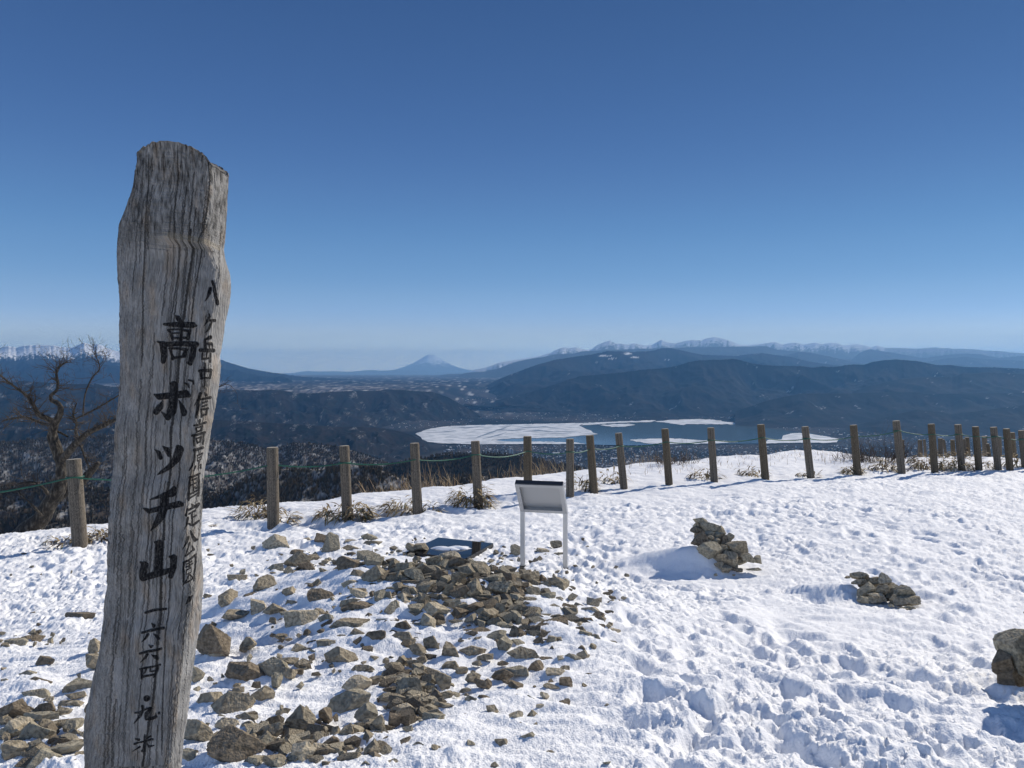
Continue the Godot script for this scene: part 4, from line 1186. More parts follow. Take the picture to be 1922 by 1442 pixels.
const ST_C := [[485, 520, 130, 45], [390, 575, 140, 20], [100, 680, 130, 60], [30, 705, 60, 40], [215, 655, 80, 40], [255, 795, 85, 50], [180, 875, 110, 40], [210, 930, 140, 50], [200, 1000, 140, 80], [290, 1025, 70, 40], [75, 1100, 130, 90], [160, 1085, 60, 30], [260, 1095, 130, 70], [250, 1145, 160, 60], [260, 1190, 120, 50], [365, 1105, 90, 40], [385, 1045, 80, 25], [455, 1050, 90, 20], [465, 950, 160, 75], [465, 1005, 110, 35], [555, 800, 80, 90], [570, 690, 70, 100], [75, 1210, 150, 90], [220, 1250, 140, 90], [80, 1330, 150, 90], [20, 1310, 50, 40], [365, 1350, 180, 100], [215, 1410, 180, 110], [440, 1180, 110, 90], [450, 1240, 80, 40], [440, 1290, 90, 50], [440, 1420, 100, 60], [310, 1275, 80, 25], [30, 1280, 50, 60], [5, 1120, 40, 120], [30, 915, 50, 30], [10, 830, 30, 60]]

func size_word(w: float) -> String:
	return "very large" if w > 0.25 else ("large" if w > 0.18 else ("middle-sized" if w > 0.125 else ("small" if w > 0.08 else "tiny")))

func put_stone(px: float, py: float, w: float, h: float, place: String, group: String, sink := 0.3, depth_from := Vector3.ZERO, yaw := -1.0, shape_no := -1, mat_no := -1) -> MeshInstance3D:
	var g := hit(px, py + h * 0.40) if depth_from == Vector3.ZERO else depth_from
	var k := -g.z / F
	var mi := rng.randi() % 16 if shape_no < 0 else shape_no
	var ma: Array = stone_mats[[0, 0, 0, 1, 2, 3, 3, 1][rng.randi() % 8] if mat_no < 0 else mat_no]
	var sz := Vector3(w * k * 0.62, h * k * 0.62, (w * 0.45 + h * 0.55) * k * 0.5)
	sz.y = minf(sz.y, sz.x * 1.15)
	var o := obj("stone", stone_meshes[mi], ma[1])
	var b := Basis(Vector3.UP, rng.randf() * TAU) if yaw < 0.0 else Basis(Vector3.UP, yaw)
	o.transform = Transform3D(Basis.from_scale(sz) * b * Basis.from_euler(Vector3(rng.randf_range(-0.7, 0.7), 0, rng.randf_range(-0.7, 0.7))), g + Vector3(0, sz.y * (1.0 - 2.0 * sink) + sz.y * 0.15, -sz.z * 0.6))
	tag(o, "%s %s %s stone %s" % [size_word(w * k), SHAPES[mi % 16] if mi < 16 else "boulder-like", ma[0], place], "stone", group)
	return o

# the triangles of the solid that a set of planes cuts out
func broken_piece(planes: Array) -> Array:
	var out := []
	for i in planes.size():
		var pi: Plane = planes[i]
		var corners := []
		for j in planes.size():
			for k in range(j + 1, planes.size()):
				if j == i or k == i:
					continue
				var hit_ = pi.intersect_3(planes[j], planes[k])
				if hit_ == null:
					continue
				var inside := true
				for q in planes:
					if (q as Plane).distance_to(hit_) > 0.0005:
						inside = false
						break
				if inside and (hit_ as Vector3).length() < 6.0:
					corners.append(hit_)
		if corners.size() < 3:
			continue
		var mid := Vector3.ZERO
		for c in corners:
			mid += c / corners.size()
		var u: Vector3 = (corners[0] - mid).normalized()
		var w := pi.normal.cross(u)
		corners.sort_custom(func(a, b): return atan2((a - mid).dot(w), (a - mid).dot(u)) < atan2((b - mid).dot(w), (b - mid).dot(u)))
		for c in corners.size():
			out.append(mid)
			out.append(corners[(c + 1) % corners.size()])
			out.append(corners[c])
	var far := 0.0
	for v in out:
		far = maxf(far, (v as Vector3).length())
	return out.map(func(v): return v * 1.12 / maxf(far, 0.1))

func stone_list() -> Array:
	var list := []
	for s in ST_A:
		list.append([340.0 + s[0] / 2.992, 960.0 + s[1] / 2.992, s[2] / 2.992, s[3] / 2.992])
	for s in ST_B:
		list.append([720.0 + s[0] / 2.992, 960.0 + s[1] / 2.992, s[2] / 2.992, s[3] / 2.992])
	for s in ST_C:
		list.append([s[0] / 3.262, 1000.0 + s[1] / 3.262, s[2] / 3.262, s[3] / 3.262])
	return list

func scatter_stones() -> void:
	rng.seed = 2024
	var list := stone_list()
	list.sort_custom(func(a, b): return a[2] * a[3] > b[2] * b[3])
	for i in list.size():
		var s: Array = list[i]
		var place := "half sunk in the snow"
		if s[0] < 200.0:
			place = "in the snow behind the foot of the carved post" if s[1] < 1270.0 else "among stones beside the foot of the carved post"
		elif s[1] < 1075.0:
			place = "along the crest of the stone heap"
		elif s[0] > 860.0 and s[1] < 1220.0:
			place = "on the densely packed side of the stone heap"
		elif s[0] < 560.0 and s[1] > 1170.0:
			place = "in the snow between carved post and stone heap"
		elif s[1] > 1220.0:
			place = "strewn over the snow below the stone heap"
		else:
			place = "on the snowy slope of the stone heap"
		put_stone(s[0], s[1], s[2], s[3], place, "loose stones of the heap")
	# the rubble between them
	var st := new_st()
	var kinds := []
	for k in 14:
		var planes := []
		for n in [Vector3.UP, Vector3.DOWN, Vector3.LEFT, Vector3.RIGHT, Vector3.BACK, Vector3.FORWARD]:
			planes.append(Plane((n + Vector3(rng.randfn(), rng.randfn(), rng.randfn()) * 0.25).normalized(), rng.randf_range(0.7, 1.0)))
		for e in rng.randi_range(3, 7):
			planes.append(Plane(Vector3(rng.randfn(), rng.randfn(), rng.randfn()).normalized(), rng.randf_range(0.5, 0.85)))
		kinds.append(broken_piece(planes))
	var zones := [[850, 1105, 190, 50, 1.0], [990, 1160, 95, 38, 1.2], [700, 1062, 130, 36, 0.75], [775, 1300, 45, 45, 0.9], [650, 1190, 150, 70, 0.22], [640, 1395, 120, 34, 0.35], [500, 1390, 60, 40, 0.6], [40, 1205, 60, 12, 0.4], [920, 1095, 110, 36, 1.0], [60, 1400, 90, 60, 0.25]]
	var count := 0
	var guard := 0
	while count < 1650 and guard < 60000:
		guard += 1
		var px := rng.randf_range(0, 1180)
		var py := rng.randf_range(1010, 1442)
		var dens := 0.02
		for q in zones:
			dens = maxf(dens, q[4] * exp(-(pow((px - q[0]) / q[2], 2.0) + pow((py - q[1]) / q[3], 2.0))))
		if rng.randf() > dens:
			continue
		count += 1
		var g := hit(px, py)
		var r := rng.randf_range(0.012, 0.032) if rng.randf() < 0.6 else rng.randf_range(0.03, 0.055)
		if dens > 0.5 and count % 6 == 0:
			r = rng.randf_range(0.045, 0.066)
		if dens < 0.1:
			r = minf(r, 0.03)
		var b := Basis.from_euler(Vector3(rng.randf() * 6.0, rng.randf() * 6.0, rng.randf() * 6.0)).scaled(Vector3(r * rng.randf_range(0.9, 1.7), r * rng.randf_range(0.6, 1.1), r))
		var c := [Color(0.33, 0.28, 0.2), Color(0.2, 0.165, 0.12), Color(0.45, 0.39, 0.285), Color(0.28, 0.25, 0.19)][rng.randi() % 4] as Color
		var pts: Array = kinds[rng.randi() % 14]
		st.set_smooth_group(-1)
		for v in pts:
			st.set_color(c)
			st.add_vertex(g + Vector3(0, r * 0.3, 0) + b * v)
	st.generate_normals()
	var rm := plain(Color(1, 1, 1), 0.95, 0.0, true)
	rm.albedo_texture = noise_tex(0.04, 4, 256, 63, grad([[0.0, Color(0.25, 0.25, 0.25)], [0.42, Color(0.6, 0.6, 0.58)], [0.55, Color(0.9, 0.9, 0.9)], [1.0, Color(1, 1, 1)]]))
	rm.uv1_triplanar = true
	rm.uv1_world_triplanar = true
	rm.uv1_scale = Vector3(7, 7, 7)
	rm.heightmap_enabled = true
	rm.heightmap_texture = noise_tex(0.06, 4, 256, 71)
	rm.heightmap_scale = 0.8
	var rub := obj("rubble", st.commit(), rm)
	rub.set_meta("kind", "stuff")
	tag(rub, "small brown stone chips scattered between the stones of the heap", "rubble")

func cairn(list: Array, ox: float, oy: float, s: float, foot_px: float, foot_py: float, rise: float, place: String, group: String, core := []) -> void:
	# stones laid up round a heart that stands on the snow at the given foot
	var foot := hit(foot_px, foot_py)
	var all := core + list
	for n_ in all.size():
		var q: Array = all[n_]
		var px: float = ox + q[0] / s
		var py: float = oy + q[1] / s
		var w: float = q[2] / s
		var h: float = q[3] / s
		var d := -foot.z + (foot_py - py) / F * -foot.z * rise + (0.1 if n_ < core.size() else 0.0)
		var c := spot(px, py, d)
		var o := put_stone(px, py, w, h, place, group, 0.3, c, -1.0, q[4] if q.size() > 4 else -1, q[5] if q.size() > 5 else -1)
		o.position = c
		var y := ground(c.x, c.z) + o.transform.basis.get_scale().y * 0.5
		if c.y < y:
			o.position.y = y

const CAIRN1 := [[285, 150, 90, 60], [250, 172, 45, 34], [250, 205, 70, 40], [345, 200, 110, 80], [415, 205, 60, 60], [395, 240, 70, 45], [280, 265, 150, 85], [340, 260, 70, 60], [385, 290, 55, 65], [440, 280, 60, 50], [470, 260, 60, 45], [525, 325, 145, 95], [445, 340, 60, 75], [365, 370, 155, 110], [350, 315, 60, 60], [535, 385, 70, 40], [610, 400, 90, 60], [680, 412, 55, 45], [500, 425, 100, 110], [440, 480, 70, 50], [410, 450, 60, 40], [655, 478, 70, 18], [540, 482, 40, 30], [380, 537, 30, 15], [505, 528, 25, 12], [420, 400, 90, 70], [330, 230, 70, 50], [480, 380, 80, 60]]
const CAIRN2 := [[1380, 530, 90, 60], [1370, 560, 90, 30], [1470, 555, 80, 55], [1545, 570, 85, 90], [1445, 615, 150, 75], [1560, 625, 80, 60], [1670, 640, 150, 90], [1690, 695, 140, 70], [1610, 680, 60, 50], [1415, 685, 70, 40], [1295, 532, 50, 12], [1600, 730, 40, 15], [1690, 750, 60, 15], [1730, 745, 60, 40], [1490, 655, 80, 20], [1520, 610, 80, 60]]

func make_cairns() -> void:
	rng.seed = 404
	cairn(CAIRN1, 1240, 940, 3.696, 1365, 1078, 0.9, "built into the tall cairn beyond the drift", "stones of the tall cairn", [[310, 215, 110, 80], [350, 290, 130, 100], [420, 270, 110, 90], [420, 370, 140, 110], [500, 350, 130, 100], [460, 440, 150, 90], [560, 420, 120, 70], [390, 430, 120, 100], [300, 300, 90, 70]])
	cairn(CAIRN2, 1240, 940, 3.696, 1660, 1145, 1.6, "in the low cairn lying in smooth snow", "stones of the low cairn", [[1430, 575, 130, 80], [1520, 640, 150, 80], [1600, 640, 120, 90], [1480, 670, 110, 50], [1640, 690, 110, 60]])
	# the cairn at the edge of the view; most of it stands outside the frame and throws the long shadow
	cairn([[84, 92, 78, 74, 16, 3], [44, 114, 32, 54, 5, 1], [58, 140, 50, 36]], 1840, 1130, 1.0, 1930, 1292, 0.2, "of the big cairn that shades the trampled snow", "stones of the big cairn")
	cairn([[2000, 1290, 110, 90], [2070, 1300, 120, 90], [1995, 1215, 110, 90], [2060, 1225, 120, 100], [2110, 1240, 90, 90], [2000, 1150, 100, 80], [2060, 1150, 100, 90], [2010, 1090, 90, 70], [2060, 1085, 80, 70], [2030, 1050, 70, 50], [1985, 1330, 80, 60], [2030, 1330, 90, 60], [1975, 1250, 80, 70]], 0, 0, 1.0, 2010, 1335, 0.15, "of the big cairn that shades the trampled snow", "stones of the big cairn", [[2030, 1270, 150, 140], [2040, 1180, 130, 130], [2040, 1110, 100, 100]])
	var behind := [[390, 1085, 100, 120], [640, 1075, 115, 75], [820, 1020, 120, 90], [830, 1110, 90, 30]]
	var say := ["on the snow beside the leg of the metal sign", "on the snow between the legs of the metal sign", "on the snow behind the leg of the metal sign", "flat on the snow behind the leg of the metal sign"]
	for i in 4:
		var q: Array = behind[i]
		put_stone(900.0 + q[0] / 5.546, 840.0 + q[1] / 5.546, q[2] / 5.546, q[3] / 5.546, say[i], "stones by the metal sign")
	# clear ice lump in the shade
	var g := hit(1896, 1300)
	var ice := obj("ice_lump", stone_meshes[3], plain(Color(0.25, 0.29, 0.31), 0.15))
	ice.transform = Transform3D(Basis(Vector3.UP, 0.6).scaled_local(Vector3(0.055, 0.022, 0.04)), g + Vector3(0, 0.008, 0))
	tag(ice, "small lump of dirty ice in the shadow of the big cairn", "ice")

# ------------------------------------------------------------------ fence
const POSTS := [[138, 862, 150, 1026, 27], [511, 840, 513, 989, 22], [646, 837, 652, 977, 19.5], [778, 832, 784, 967, 18.5], [892, 828, 898, 952, 17], [990, 819, 991, 924, 16], [1070, 824, 1070, 936, 15], [1107, 817, 1115, 925, 15], [1161, 813, 1171, 915, 14], [1248, 805, 1256, 911, 14], [1334, 803, 1341, 906, 13.5], [1428, 797, 1437, 901, 14], [1511, 801, 1522, 895, 13.5], [1602, 798, 1610, 890, 13.5], [1682, 790, 1693, 889, 13.5], [1748, 796, 1755, 887, 12.5], [1798, 797, 1806, 884, 12.5], [1831, 801, 1838, 884, 12], [1865, 802, 1874, 882, 12], [1889, 805, 1896, 882, 12], [1917, 808, 1924, 878, 11], [1955, 806, 1962, 878, 11], [2000, 806, 2008, 877, 11]]
const FAR_POSTS := [[1694, 826, 1696, 860, 6], [1727, 826, 1728, 859, 8], [1735, 825, 1738, 859, 5], [1765, 823, 1766, 857, 8], [1771, 825, 1776, 855, 5], [1788, 826, 1790, 858, 8], [1810, 824, 1813, 856, 6], [1815, 821, 1818, 856, 8], [1848, 819, 1850, 862, 9], [1854, 833, 1859, 862, 6], [1876, 820, 1878, 868, 7], [1900, 812, 1906, 878, 9]]
var post_tops := []

func fence_wood(s: int) -> StandardMaterial3D:
	var img := Image.create_empty(128, 512, false, Image.FORMAT_RGB8)
	var g := noise(FastNoiseLite.TYPE_SIMPLEX, 0.07, 3, s)
	var k := noise(FastNoiseLite.TYPE_SIMPLEX, 0.02, 2, s + 9)
	for y in 512:
		for x in 128:
			var a := TAU * x / 128.0
			var w := k.get_noise_3d(cos(a) * 30.0, sin(a) * 30.0, y * 0.4)
			var r := sin((w * 9.0 + g.get_noise_3d(cos(a) * 40.0, sin(a) * 40.0, y * 0.03) * 4.0) * 2.6)
			var v := 0.15 + 0.045 * r + 0.09 * g.get_noise_3d(cos(a) * 70.0, sin(a) * 70.0, y * 0.012)
			v = maxf(v, 0.03)
			img.set_pixel(x, y, lin(Color(v, v * 0.86, v * 0.69)))
	var m := StandardMaterial3D.new()
	m.albedo_texture = ImageTexture.create_from_image(img)
	m.roughness = 0.9
	m.metallic_specular = 0.2
	return m

func make_fence() -> void:
	rng.seed = 61
	var woods := [fence_wood(1), fence_wood(2), fence_wood(3)]
	woods[2].albedo_color = Color(0.9, 0.88, 0.84)
	var ends := plain(Color(0.3, 0.27, 0.22), 0.9)
	for pass_ in 2:
		var rows: Array = POSTS if pass_ == 0 else FAR_POSTS
		for i in rows.size():
			var q: Array = rows[i]
			var g := hit(q[2], q[3])
			if pass_ == 1:
				g = spot(q[2], q[3] + 3.0, 19.0 + 0.6 * (i % 3))
			var d := -g.z
			var top := spot(q[0], q[1], d)
			var r: float = q[4] * 0.5 * d / F
			var root := base("fence_post", g)
			var axis := top - g
			var pts := []
			var rad := []
			pts.append(-axis.normalized() * 0.35)
			rad.append(r * 1.03)
			var n := 7
			for k in n:
				var t := k / float(n - 1) * 0.985
				pts.append(axis * t)
				rad.append(r * (1.02 - 0.05 * t + 0.025 * n_mid.get_noise_2d(i * 31.0 + k * 9.0, 2.0)))
			pts.append(axis)
			rad.append(r * 0.9)
			var st := new_st()
			add_tube(st, pts, rad, 18, true, false, 0.03)
			st.generate_normals()
			var wm: StandardMaterial3D = woods[0 if i < 5 else 1 + (i % 2)]
			obj("shaft", st.commit(), wm, root)
			var ce := new_st()
			ce.set_smooth_group(-1)
			var x := axis.cross(Vector3.BACK).normalized()
			var z := x.cross(axis).normalized()
			for s in 18:
				var a := TAU * s / 18.0
				var b := TAU * (s + 1) / 18.0
				for v in [axis + axis.normalized() * 0.004, axis + (x * cos(a) + z * sin(a)) * r * 0.91, axis + (x * cos(b) + z * sin(b)) * r * 0.91]:
					ce.add_vertex(v)
			ce.generate_normals()
			obj("cut_end", ce.commit(), ends, root)
			if pass_ == 0:
				post_tops.append([g, axis, r])
				var ord := ["first", "second", "third", "fourth", "fifth", "sixth", "seventh", "eighth", "ninth", "tenth", "eleventh", "twelfth", "thirteenth", "fourteenth", "fifteenth", "sixteenth", "seventeenth", "eighteenth", "nineteenth", "twentieth", "twenty-first", "twenty-second", "twenty-third"]
				tag(root, "round weathered fence post, %s along the green rope from the bare tree" % ord[i], "fence post", "posts of the rope fence")
			else:
				tag(root, "small grey post, number %d from the dark shrub in the farther fence" % (i + 1), "fence post", "posts of the farther fence")
	# the green rope
	var pts := []
	var rad := []
	var hold := []
	for i in post_tops.size():
		var p: Array = post_tops[i]
		var drop: float = [33, 32, 31, 30, 25, 27, 24, 25, 24, 24, 23, 24, 22, 21, 18, 19, 18, 18, 17, 18, 16, 16, 16][i]
		var at_: Vector3 = p[0] + p[1] - p[1].normalized() * (drop / F * -p[0].z)
		hold.append(at_ + Vector3(0.02, 0, 1).normalized() * p[2] * (1.0 if i % 3 != 1 else 0.2))
	hold.push_front(hold[0] + Vector3(-2.2, -0.12, 1.1))
	for i in hold.size() - 1:
		var a: Vector3 = hold[i]
		var b: Vector3 = hold[i + 1]
		var len := a.distance_to(b)
		for k in 12:
			var t := k / 12.0
			var q := a.lerp(b, t)
			q.y -= 4.0 * t * (1.0 - t) * 0.045 * len
			pts.append(q)
			rad.append(0.009)
	pts.append(hold[hold.size() - 1])
	rad.append(0.009)
	var rst := new_st()
	add_tube(rst, pts, rad, 6)
	rst.generate_normals()
	var green := plain(Color(0.012, 0.1, 0.062), 0.5)
	var rope := base("rope", hold[1])
	var line := obj("line", rst.commit(), green, rope)
	line.position = -hold[1]
	for i in post_tops.size():
		var p: Array = post_tops[i]
		if i % 2 == 1:
			continue
		var lp := []
		var lr := []
		var ax: Vector3 = p[1].normalized()
		var c: Vector3 = hold[i + 1] - ax * ax.dot(hold[i + 1] - p[0]) + ax * ax.dot(hold[i + 1] - p[0])
		c = p[0] + ax * ax.dot(hold[i + 1] - p[0])
		for k in 17:
			var a := TAU * k / 16.0
			lp.append(c + (Vector3(cos(a), 0, sin(a))) * (p[2] * 1.05 + 0.004) - hold[1])
			lr.append(0.008)
		var ls := new_st()
		add_tube(ls, lp, lr, 6)
		ls.generate_normals()
		obj("loop", ls.commit(), green, rope)
	tag(rope, "thin green rope strung along the wooden fence posts", "rope")

# ------------------------------------------------------------------ sign and slab
func make_sign() -> void:
	var l := hit(981, 1064)
	var r := hit(1061, 1069)
	var d := -(l.z + r.z) / 2.0
	var steel := plain(Color(0.40, 0.41, 0.42), 0.38, 0.85)
	var dull := plain(Color(0.36, 0.37, 0.38), 0.45, 0.7)
	var root := base("information_stand", (l + r) / 2.0)
	tag(root, "grey metal reading stand on two legs seen from behind", "sign")
	var o := root.position
	var u := (r - l)
	u.y = 0
	var wide := u.length()
	u = u.normalized()
	var n := Vector3(-u.z, 0, u.x)              # towards the viewer
	if n.z < 0:
		n = -n
	var leg := 109.0 / F * d
	for q in [l, r]:
		var c: Vector3 = q - o
		var st := new_st()
		add_box(st, c + Vector3(0, leg / 2 - 0.1, 0), u * 0.022, Vector3(0, leg / 2 + 0.1, 0), n * 0.022)
		st.generate_normals()
		obj("leg", st.commit(), steel, root)
		var ft := new_st()
		add_box(ft, c + Vector3(0, 0.004, 0), u * 0.028, Vector3(0, 0.012, 0), n * 0.028)
		ft.generate_normals()
		obj("foot_plate", ft.commit(), plain(Color(0.03, 0.03, 0.03), 0.7), root)
	var v := (Vector3.UP * 0.33 + n * 0.25)
	var vl := v.length()
	v = v.normalized()
	var w := u.cross(v).normalized()
	if w.dot(n) < 0:
		w = -w
	var mid := Vector3(0, leg, 0) + v * vl / 2.0
	var hu := wide / 2.0 + 0.022
	# side rails continue the legs
	for s in [-1.0, 1.0]:
		var st := new_st()
		add_box(st, mid + u * s * (hu - 0.022), u * 0.022, v * (vl / 2.0 + 0.01), w * 0.03)
		st.generate_normals()
		obj("side_rail", st.commit(), steel, root)
	for s in [-1.0, 1.0]:
		var st := new_st()
		add_box(st, mid + v * s * (vl / 2.0 - 0.012), u * (hu - 0.0445), v * 0.02, w * 0.0285)
		st.generate_normals()
		obj("cross_rail", st.commit(), steel, root)
	var bp := new_st()
	add_box(bp, mid - w * 0.022, u * (hu - 0.0445), v * (vl / 2.0 - 0.0325), w * 0.003)
	bp.generate_normals()
	obj("back_panel", bp.commit(), dull, root)
	var ts := new_st()
	add_box(ts, mid + v * (vl / 2.0 + 0.014) - w * 0.004, u * (hu - 0.003), v * 0.004, w * 0.024)
	ts.generate_normals()
	obj("top_strip", ts.commit(), plain(Color(0.02, 0.022, 0.028), 0.35), root)

func make_slab() -> void:
	var h := 0.035
	var corner := []
	for q in [[823, 1009], [926, 1020], [873, 1049]]:
		var ry := ray(q[0], q[1])
		corner.append(EYE + ry * ((h - EYE.y) / ry.y))
	var a: Vector3 = corner[0]
	var b: Vector3 = corner[1]
	var e: Vector3 = corner[2]
	a.y = h
	b.y = h
	e.y = h
	var f := a + (e - b)
	var c := (a + e) / 2.0
	var st := new_st()
	add_box(st, Vector3(0, -0.06, 0), (b - a) / 2.0, Vector3(0, 0.06, 0), (e - b) / 2.0)
	st.generate_normals()
	var root := base("stone_slab", c)
	var black := plain(Color(0.008, 0.009, 0.011), 0.06)
	black.metallic_specular = 0.34
	obj("slab", st.commit(), black, root)
	tag(root, "black polished slab lying flat in the snow behind the stone heap", "slab")
	f.y = 0.0
	# wind-blown snow that lies on part of it
	var ss := []
	for q in [[858, 1031, 0.1, 0.035], [842, 1033, 0.09, 0.03], [828, 1031, 0.08, 0.03], [870, 1027, 0.05, 0.012]]:
		var p := spot(q[0], q[1], -c.z + (1028 - q[1]) * 0.02)
		p.y = h
		ss.append([p, q[2], q[3]])
	var sn := new_st()
	sn.set_smooth_group(1)
	for q in ss:
		var p: Vector3 = q[0] - c
		for i in 16:
			for j in 4:
				var quad := []
				for k in [[i, j], [i + 1, j], [i + 1, j + 1], [i, j + 1]]:
					var an: float = TAU * (k[0] % 16) / 16.0
					var t: float = 1.0 - k[1] / 4.0
					var rr: float = q[1] * t * (1.0 + 0.4 * n_fine.get_noise_2d(cos(an) * 8.0 + p.x * 9.0, sin(an) * 8.0))
					quad.append(p + Vector3(cos(an) * rr * 1.6, q[2] * (1.0 - t * t) - 0.001, sin(an) * rr * 0.55))
				add_quad(sn, quad[0], quad[1], quad[2], quad[3])
	sn.generate_normals()
	var so := obj("snow_patch", sn.commit(), plain(Color(0.86, 0.87, 0.89), 0.8))
	so.position = c
	tag(so, "thin patch of blown snow on the black polished slab", "snow")

# ------------------------------------------------------------------ plants
func blade(st: SurfaceTool, at_: Vector3, dir: Vector3, len: float, wide: float, droop: float, c: Color) -> void:
	var side := dir.cross(Vector3.UP)
	if side.length() < 0.01:
		side = Vector3.RIGHT
	side = side.normalized()
	var prev_l := at_ - side * wide * 0.25
	var prev_r := at_ + side * wide * 0.25
	var n := 4
	for k in range(1, n + 1):
		var t := k / float(n)
		var p := at_ + dir * len * t + Vector3(0, -droop * len * t * t, 0)
		var w: float = wide * [0.5, 0.95, 0.75, 0.04][k - 1] * 0.5
		var q_l := p - side * w
		var q_r := p + side * w
		st.set_color(c)
		for v in [prev_l, q_l, q_r, prev_l, q_r, prev_r]:
			st.set_color(c)
			st.add_vertex(v)
		prev_l = q_l
		prev_r = q_r

func tuft(px: float, py: float, wide: float, high: float, n: int, label: String) -> void:
	var g := hit(px, py)
	var k := -g.z / F
	var root := base("bamboo_grass", g)
	tag(root, label, "dry grass", "dry bamboo grass tufts along the fence")
	var st := new_st()
	st.set_smooth_group(-1)
	var sk := new_st()
	var tans := [Color(0.25, 0.185, 0.085), Color(0.33, 0.25, 0.13), Color(0.16, 0.115, 0.06), Color(0.47, 0.4, 0.27), Color(0.11, 0.08, 0.045)]
	for i in int(n * 2.0):
		var a := rng.randf() * TAU
		var rr := sqrt(rng.randf()) * wide * 0.5 * k
		var foot := Vector3(cos(a) * rr, 0, sin(a) * rr * 0.5)
		foot.y = ground(g.x + foot.x, g.z + foot.z) - g.y - 0.02
		var h := high * k * rng.randf_range(0.15, 0.75) * (1.2 - rr / (wide * k))
		var head := foot + Vector3(cos(a) * 0.05, h, sin(a) * 0.05)
		if i % 3 == 0:
			add_tube(sk, [foot, head], [0.003, 0.002], 4)
		for b in 3:
			var aa := a + rng.randf_range(-1.3, 1.3)
			var dir := Vector3(cos(aa), rng.randf_range(-0.15, 0.75), sin(aa)).normalized()
			blade(st, head.lerp(foot, rng.randf() * 0.5), dir, rng.randf_range(0.12, 0.28), rng.randf_range(0.02, 0.042), rng.randf_range(0.15, 0.8), tans[rng.randi() % 5])
	st.generate_normals()
	sk.generate_normals()
	obj("leaves", st.commit(), leaf_mat, root)
	obj("stalks", sk.commit(), plain(Color(0.25, 0.18, 0.1), 0.9), root)

var leaf_mat: StandardMaterial3D

func make_plants() -> void:
	rng.seed = 88
	leaf_mat = plain(Color(1, 1, 1), 0.8, 0.0, true)
	leaf_mat.backlight_enabled = true
	leaf_mat.backlight = Color(0.35, 0.3, 0.2)
	var w := "tuft of dry tan bamboo grass "
	tuft(484, 968, 62, 52, 26, w + "beside the second fence post")
	tuft(528, 978, 36, 40, 9, w + "on the sunny side of the second fence post")
	tuft(648, 974, 84, 50, 46, w + "hugging the third fence post")
	tuft(753, 962, 56, 40, 20, w + "beside the fourth fence post")
	tuft(795, 962, 40, 34, 10, w + "at the foot of the fourth fence post")
	tuft(888, 950, 66, 62, 44, w + "hugging the fifth fence post")
	tuft(1092, 918, 44, 46, 22, w + "between the seventh and eighth fence posts")
	tuft(1148, 905, 40, 36, 12, w + "between the eighth and ninth fence posts")
	tuft(1325, 900, 40, 34, 18, w + "beside the eleventh fence post")
	tuft(1415, 893, 50, 26, 14, w + "beside the twelfth fence post")
	tuft(1600, 888, 26, 26, 16, w + "at the foot of the fourteenth fence post")
	tuft(1665, 884, 54, 34, 24, w + "beside the fifteenth fence post")
	tuft(1738, 880, 60, 38, 30, w + "beside the sixteenth fence post")
	tuft(1795, 882, 56, 48, 34, w + "hugging the seventeenth fence post")
	tuft(1852, 880, 26, 34, 14, w + "beside the nineteenth fence post")
	tuft(1905, 876, 30, 40, 16, w + "at the far end of the rope fence")
	tuft(1790, 858, 120, 24, 30, w + "among the posts of the farther fence")
	tuft(125, 1020, 46, 34, 9, w + "at the foot of the first fence post")
	tuft(185, 1012, 40, 36, 12, w + "between the first fence post and carved post")
	tuft(372, 992, 16, 16, 3, "few dry tan bamboo leaves at the edge of carved post")
	tuft(1520, 893, 24, 14, 6, w + "beside the thirteenth fence post")
	# feathery grass along the drop
	var st := new_st()
	st.set_smooth_group(-1)
	var tan := [Color(0.34, 0.25, 0.14), Color(0.42, 0.33, 0.2), Color(0.25, 0.17, 0.09), Color(0.3, 0.2, 0.12)]
	for k in 2600:
		var px := rng.randf_range(640, 1330)
		var dens := exp(-pow((px - 790) / 80.0, 2.0)) + exp(-pow((px - 1010) / 70.0, 2.0)) + 0.7 * exp(-pow((px - 1210) / 70.0, 2.0)) + 0.12
		if rng.randf() > dens:
			continue
		var e := interp(EDGE, px)
		var d := 2.2 * F / (e - 690.0) + rng.randf_range(0.0, 2.2)
		var x := (px - CX) / F * d
		var g := Vector3(x, ground(x, -d) - 0.03, -d)
		var h := rng.randf_range(0.15, 0.62) * (0.6 + 0.5 * minf(dens, 1.0))
		var lean := Vector3(rng.randf_range(-0.75, 0.25), 1.0, rng.randf_range(-0.3, 0.3)).normalized()
		blade(st, g, lean, h, rng.randf_range(0.006, 0.011), rng.randf_range(0.05, 0.4), tan[rng.randi() % 4])
	for k in 260:
		var px := rng.randf_range(1180, 1720)
		var py := interp(EDGE, px) + rng.randf_range(2, 26)
		var g := hit(px, py)
		for b in 3:
			blade(st, g, Vector3(rng.randf_range(-0.7, 0.5), 1.0, rng.randf_range(-0.4, 0.4)).normalized(), rng.randf_range(0.06, 0.22), 0.006, 0.2, tan[rng.randi() % 4])
	st.generate_normals()
	var gr := obj("dry_grass", st.commit(), leaf_mat)
	gr.set_meta("kind", "stuff")
	tag(gr, "dry feathery grass along the edge where the summit drops away", "grass")
	# leafless shrubs behind the fence
	shrub(1658, 868, 110, 62, 150, "leafless dark brown shrub behind the fourteenth fence post")
	shrub(1598, 866, 70, 34, 70, "low pale brown shrub behind the thirteenth fence post")
	shrub(1272, 872, 80, 44, 70, "small leafless shrub on the edge behind the tenth fence post")
	shrub(1345, 858, 40, 20, 26, "tiny leafless shrub on the edge by the eleventh fence post")
	bare_tree()

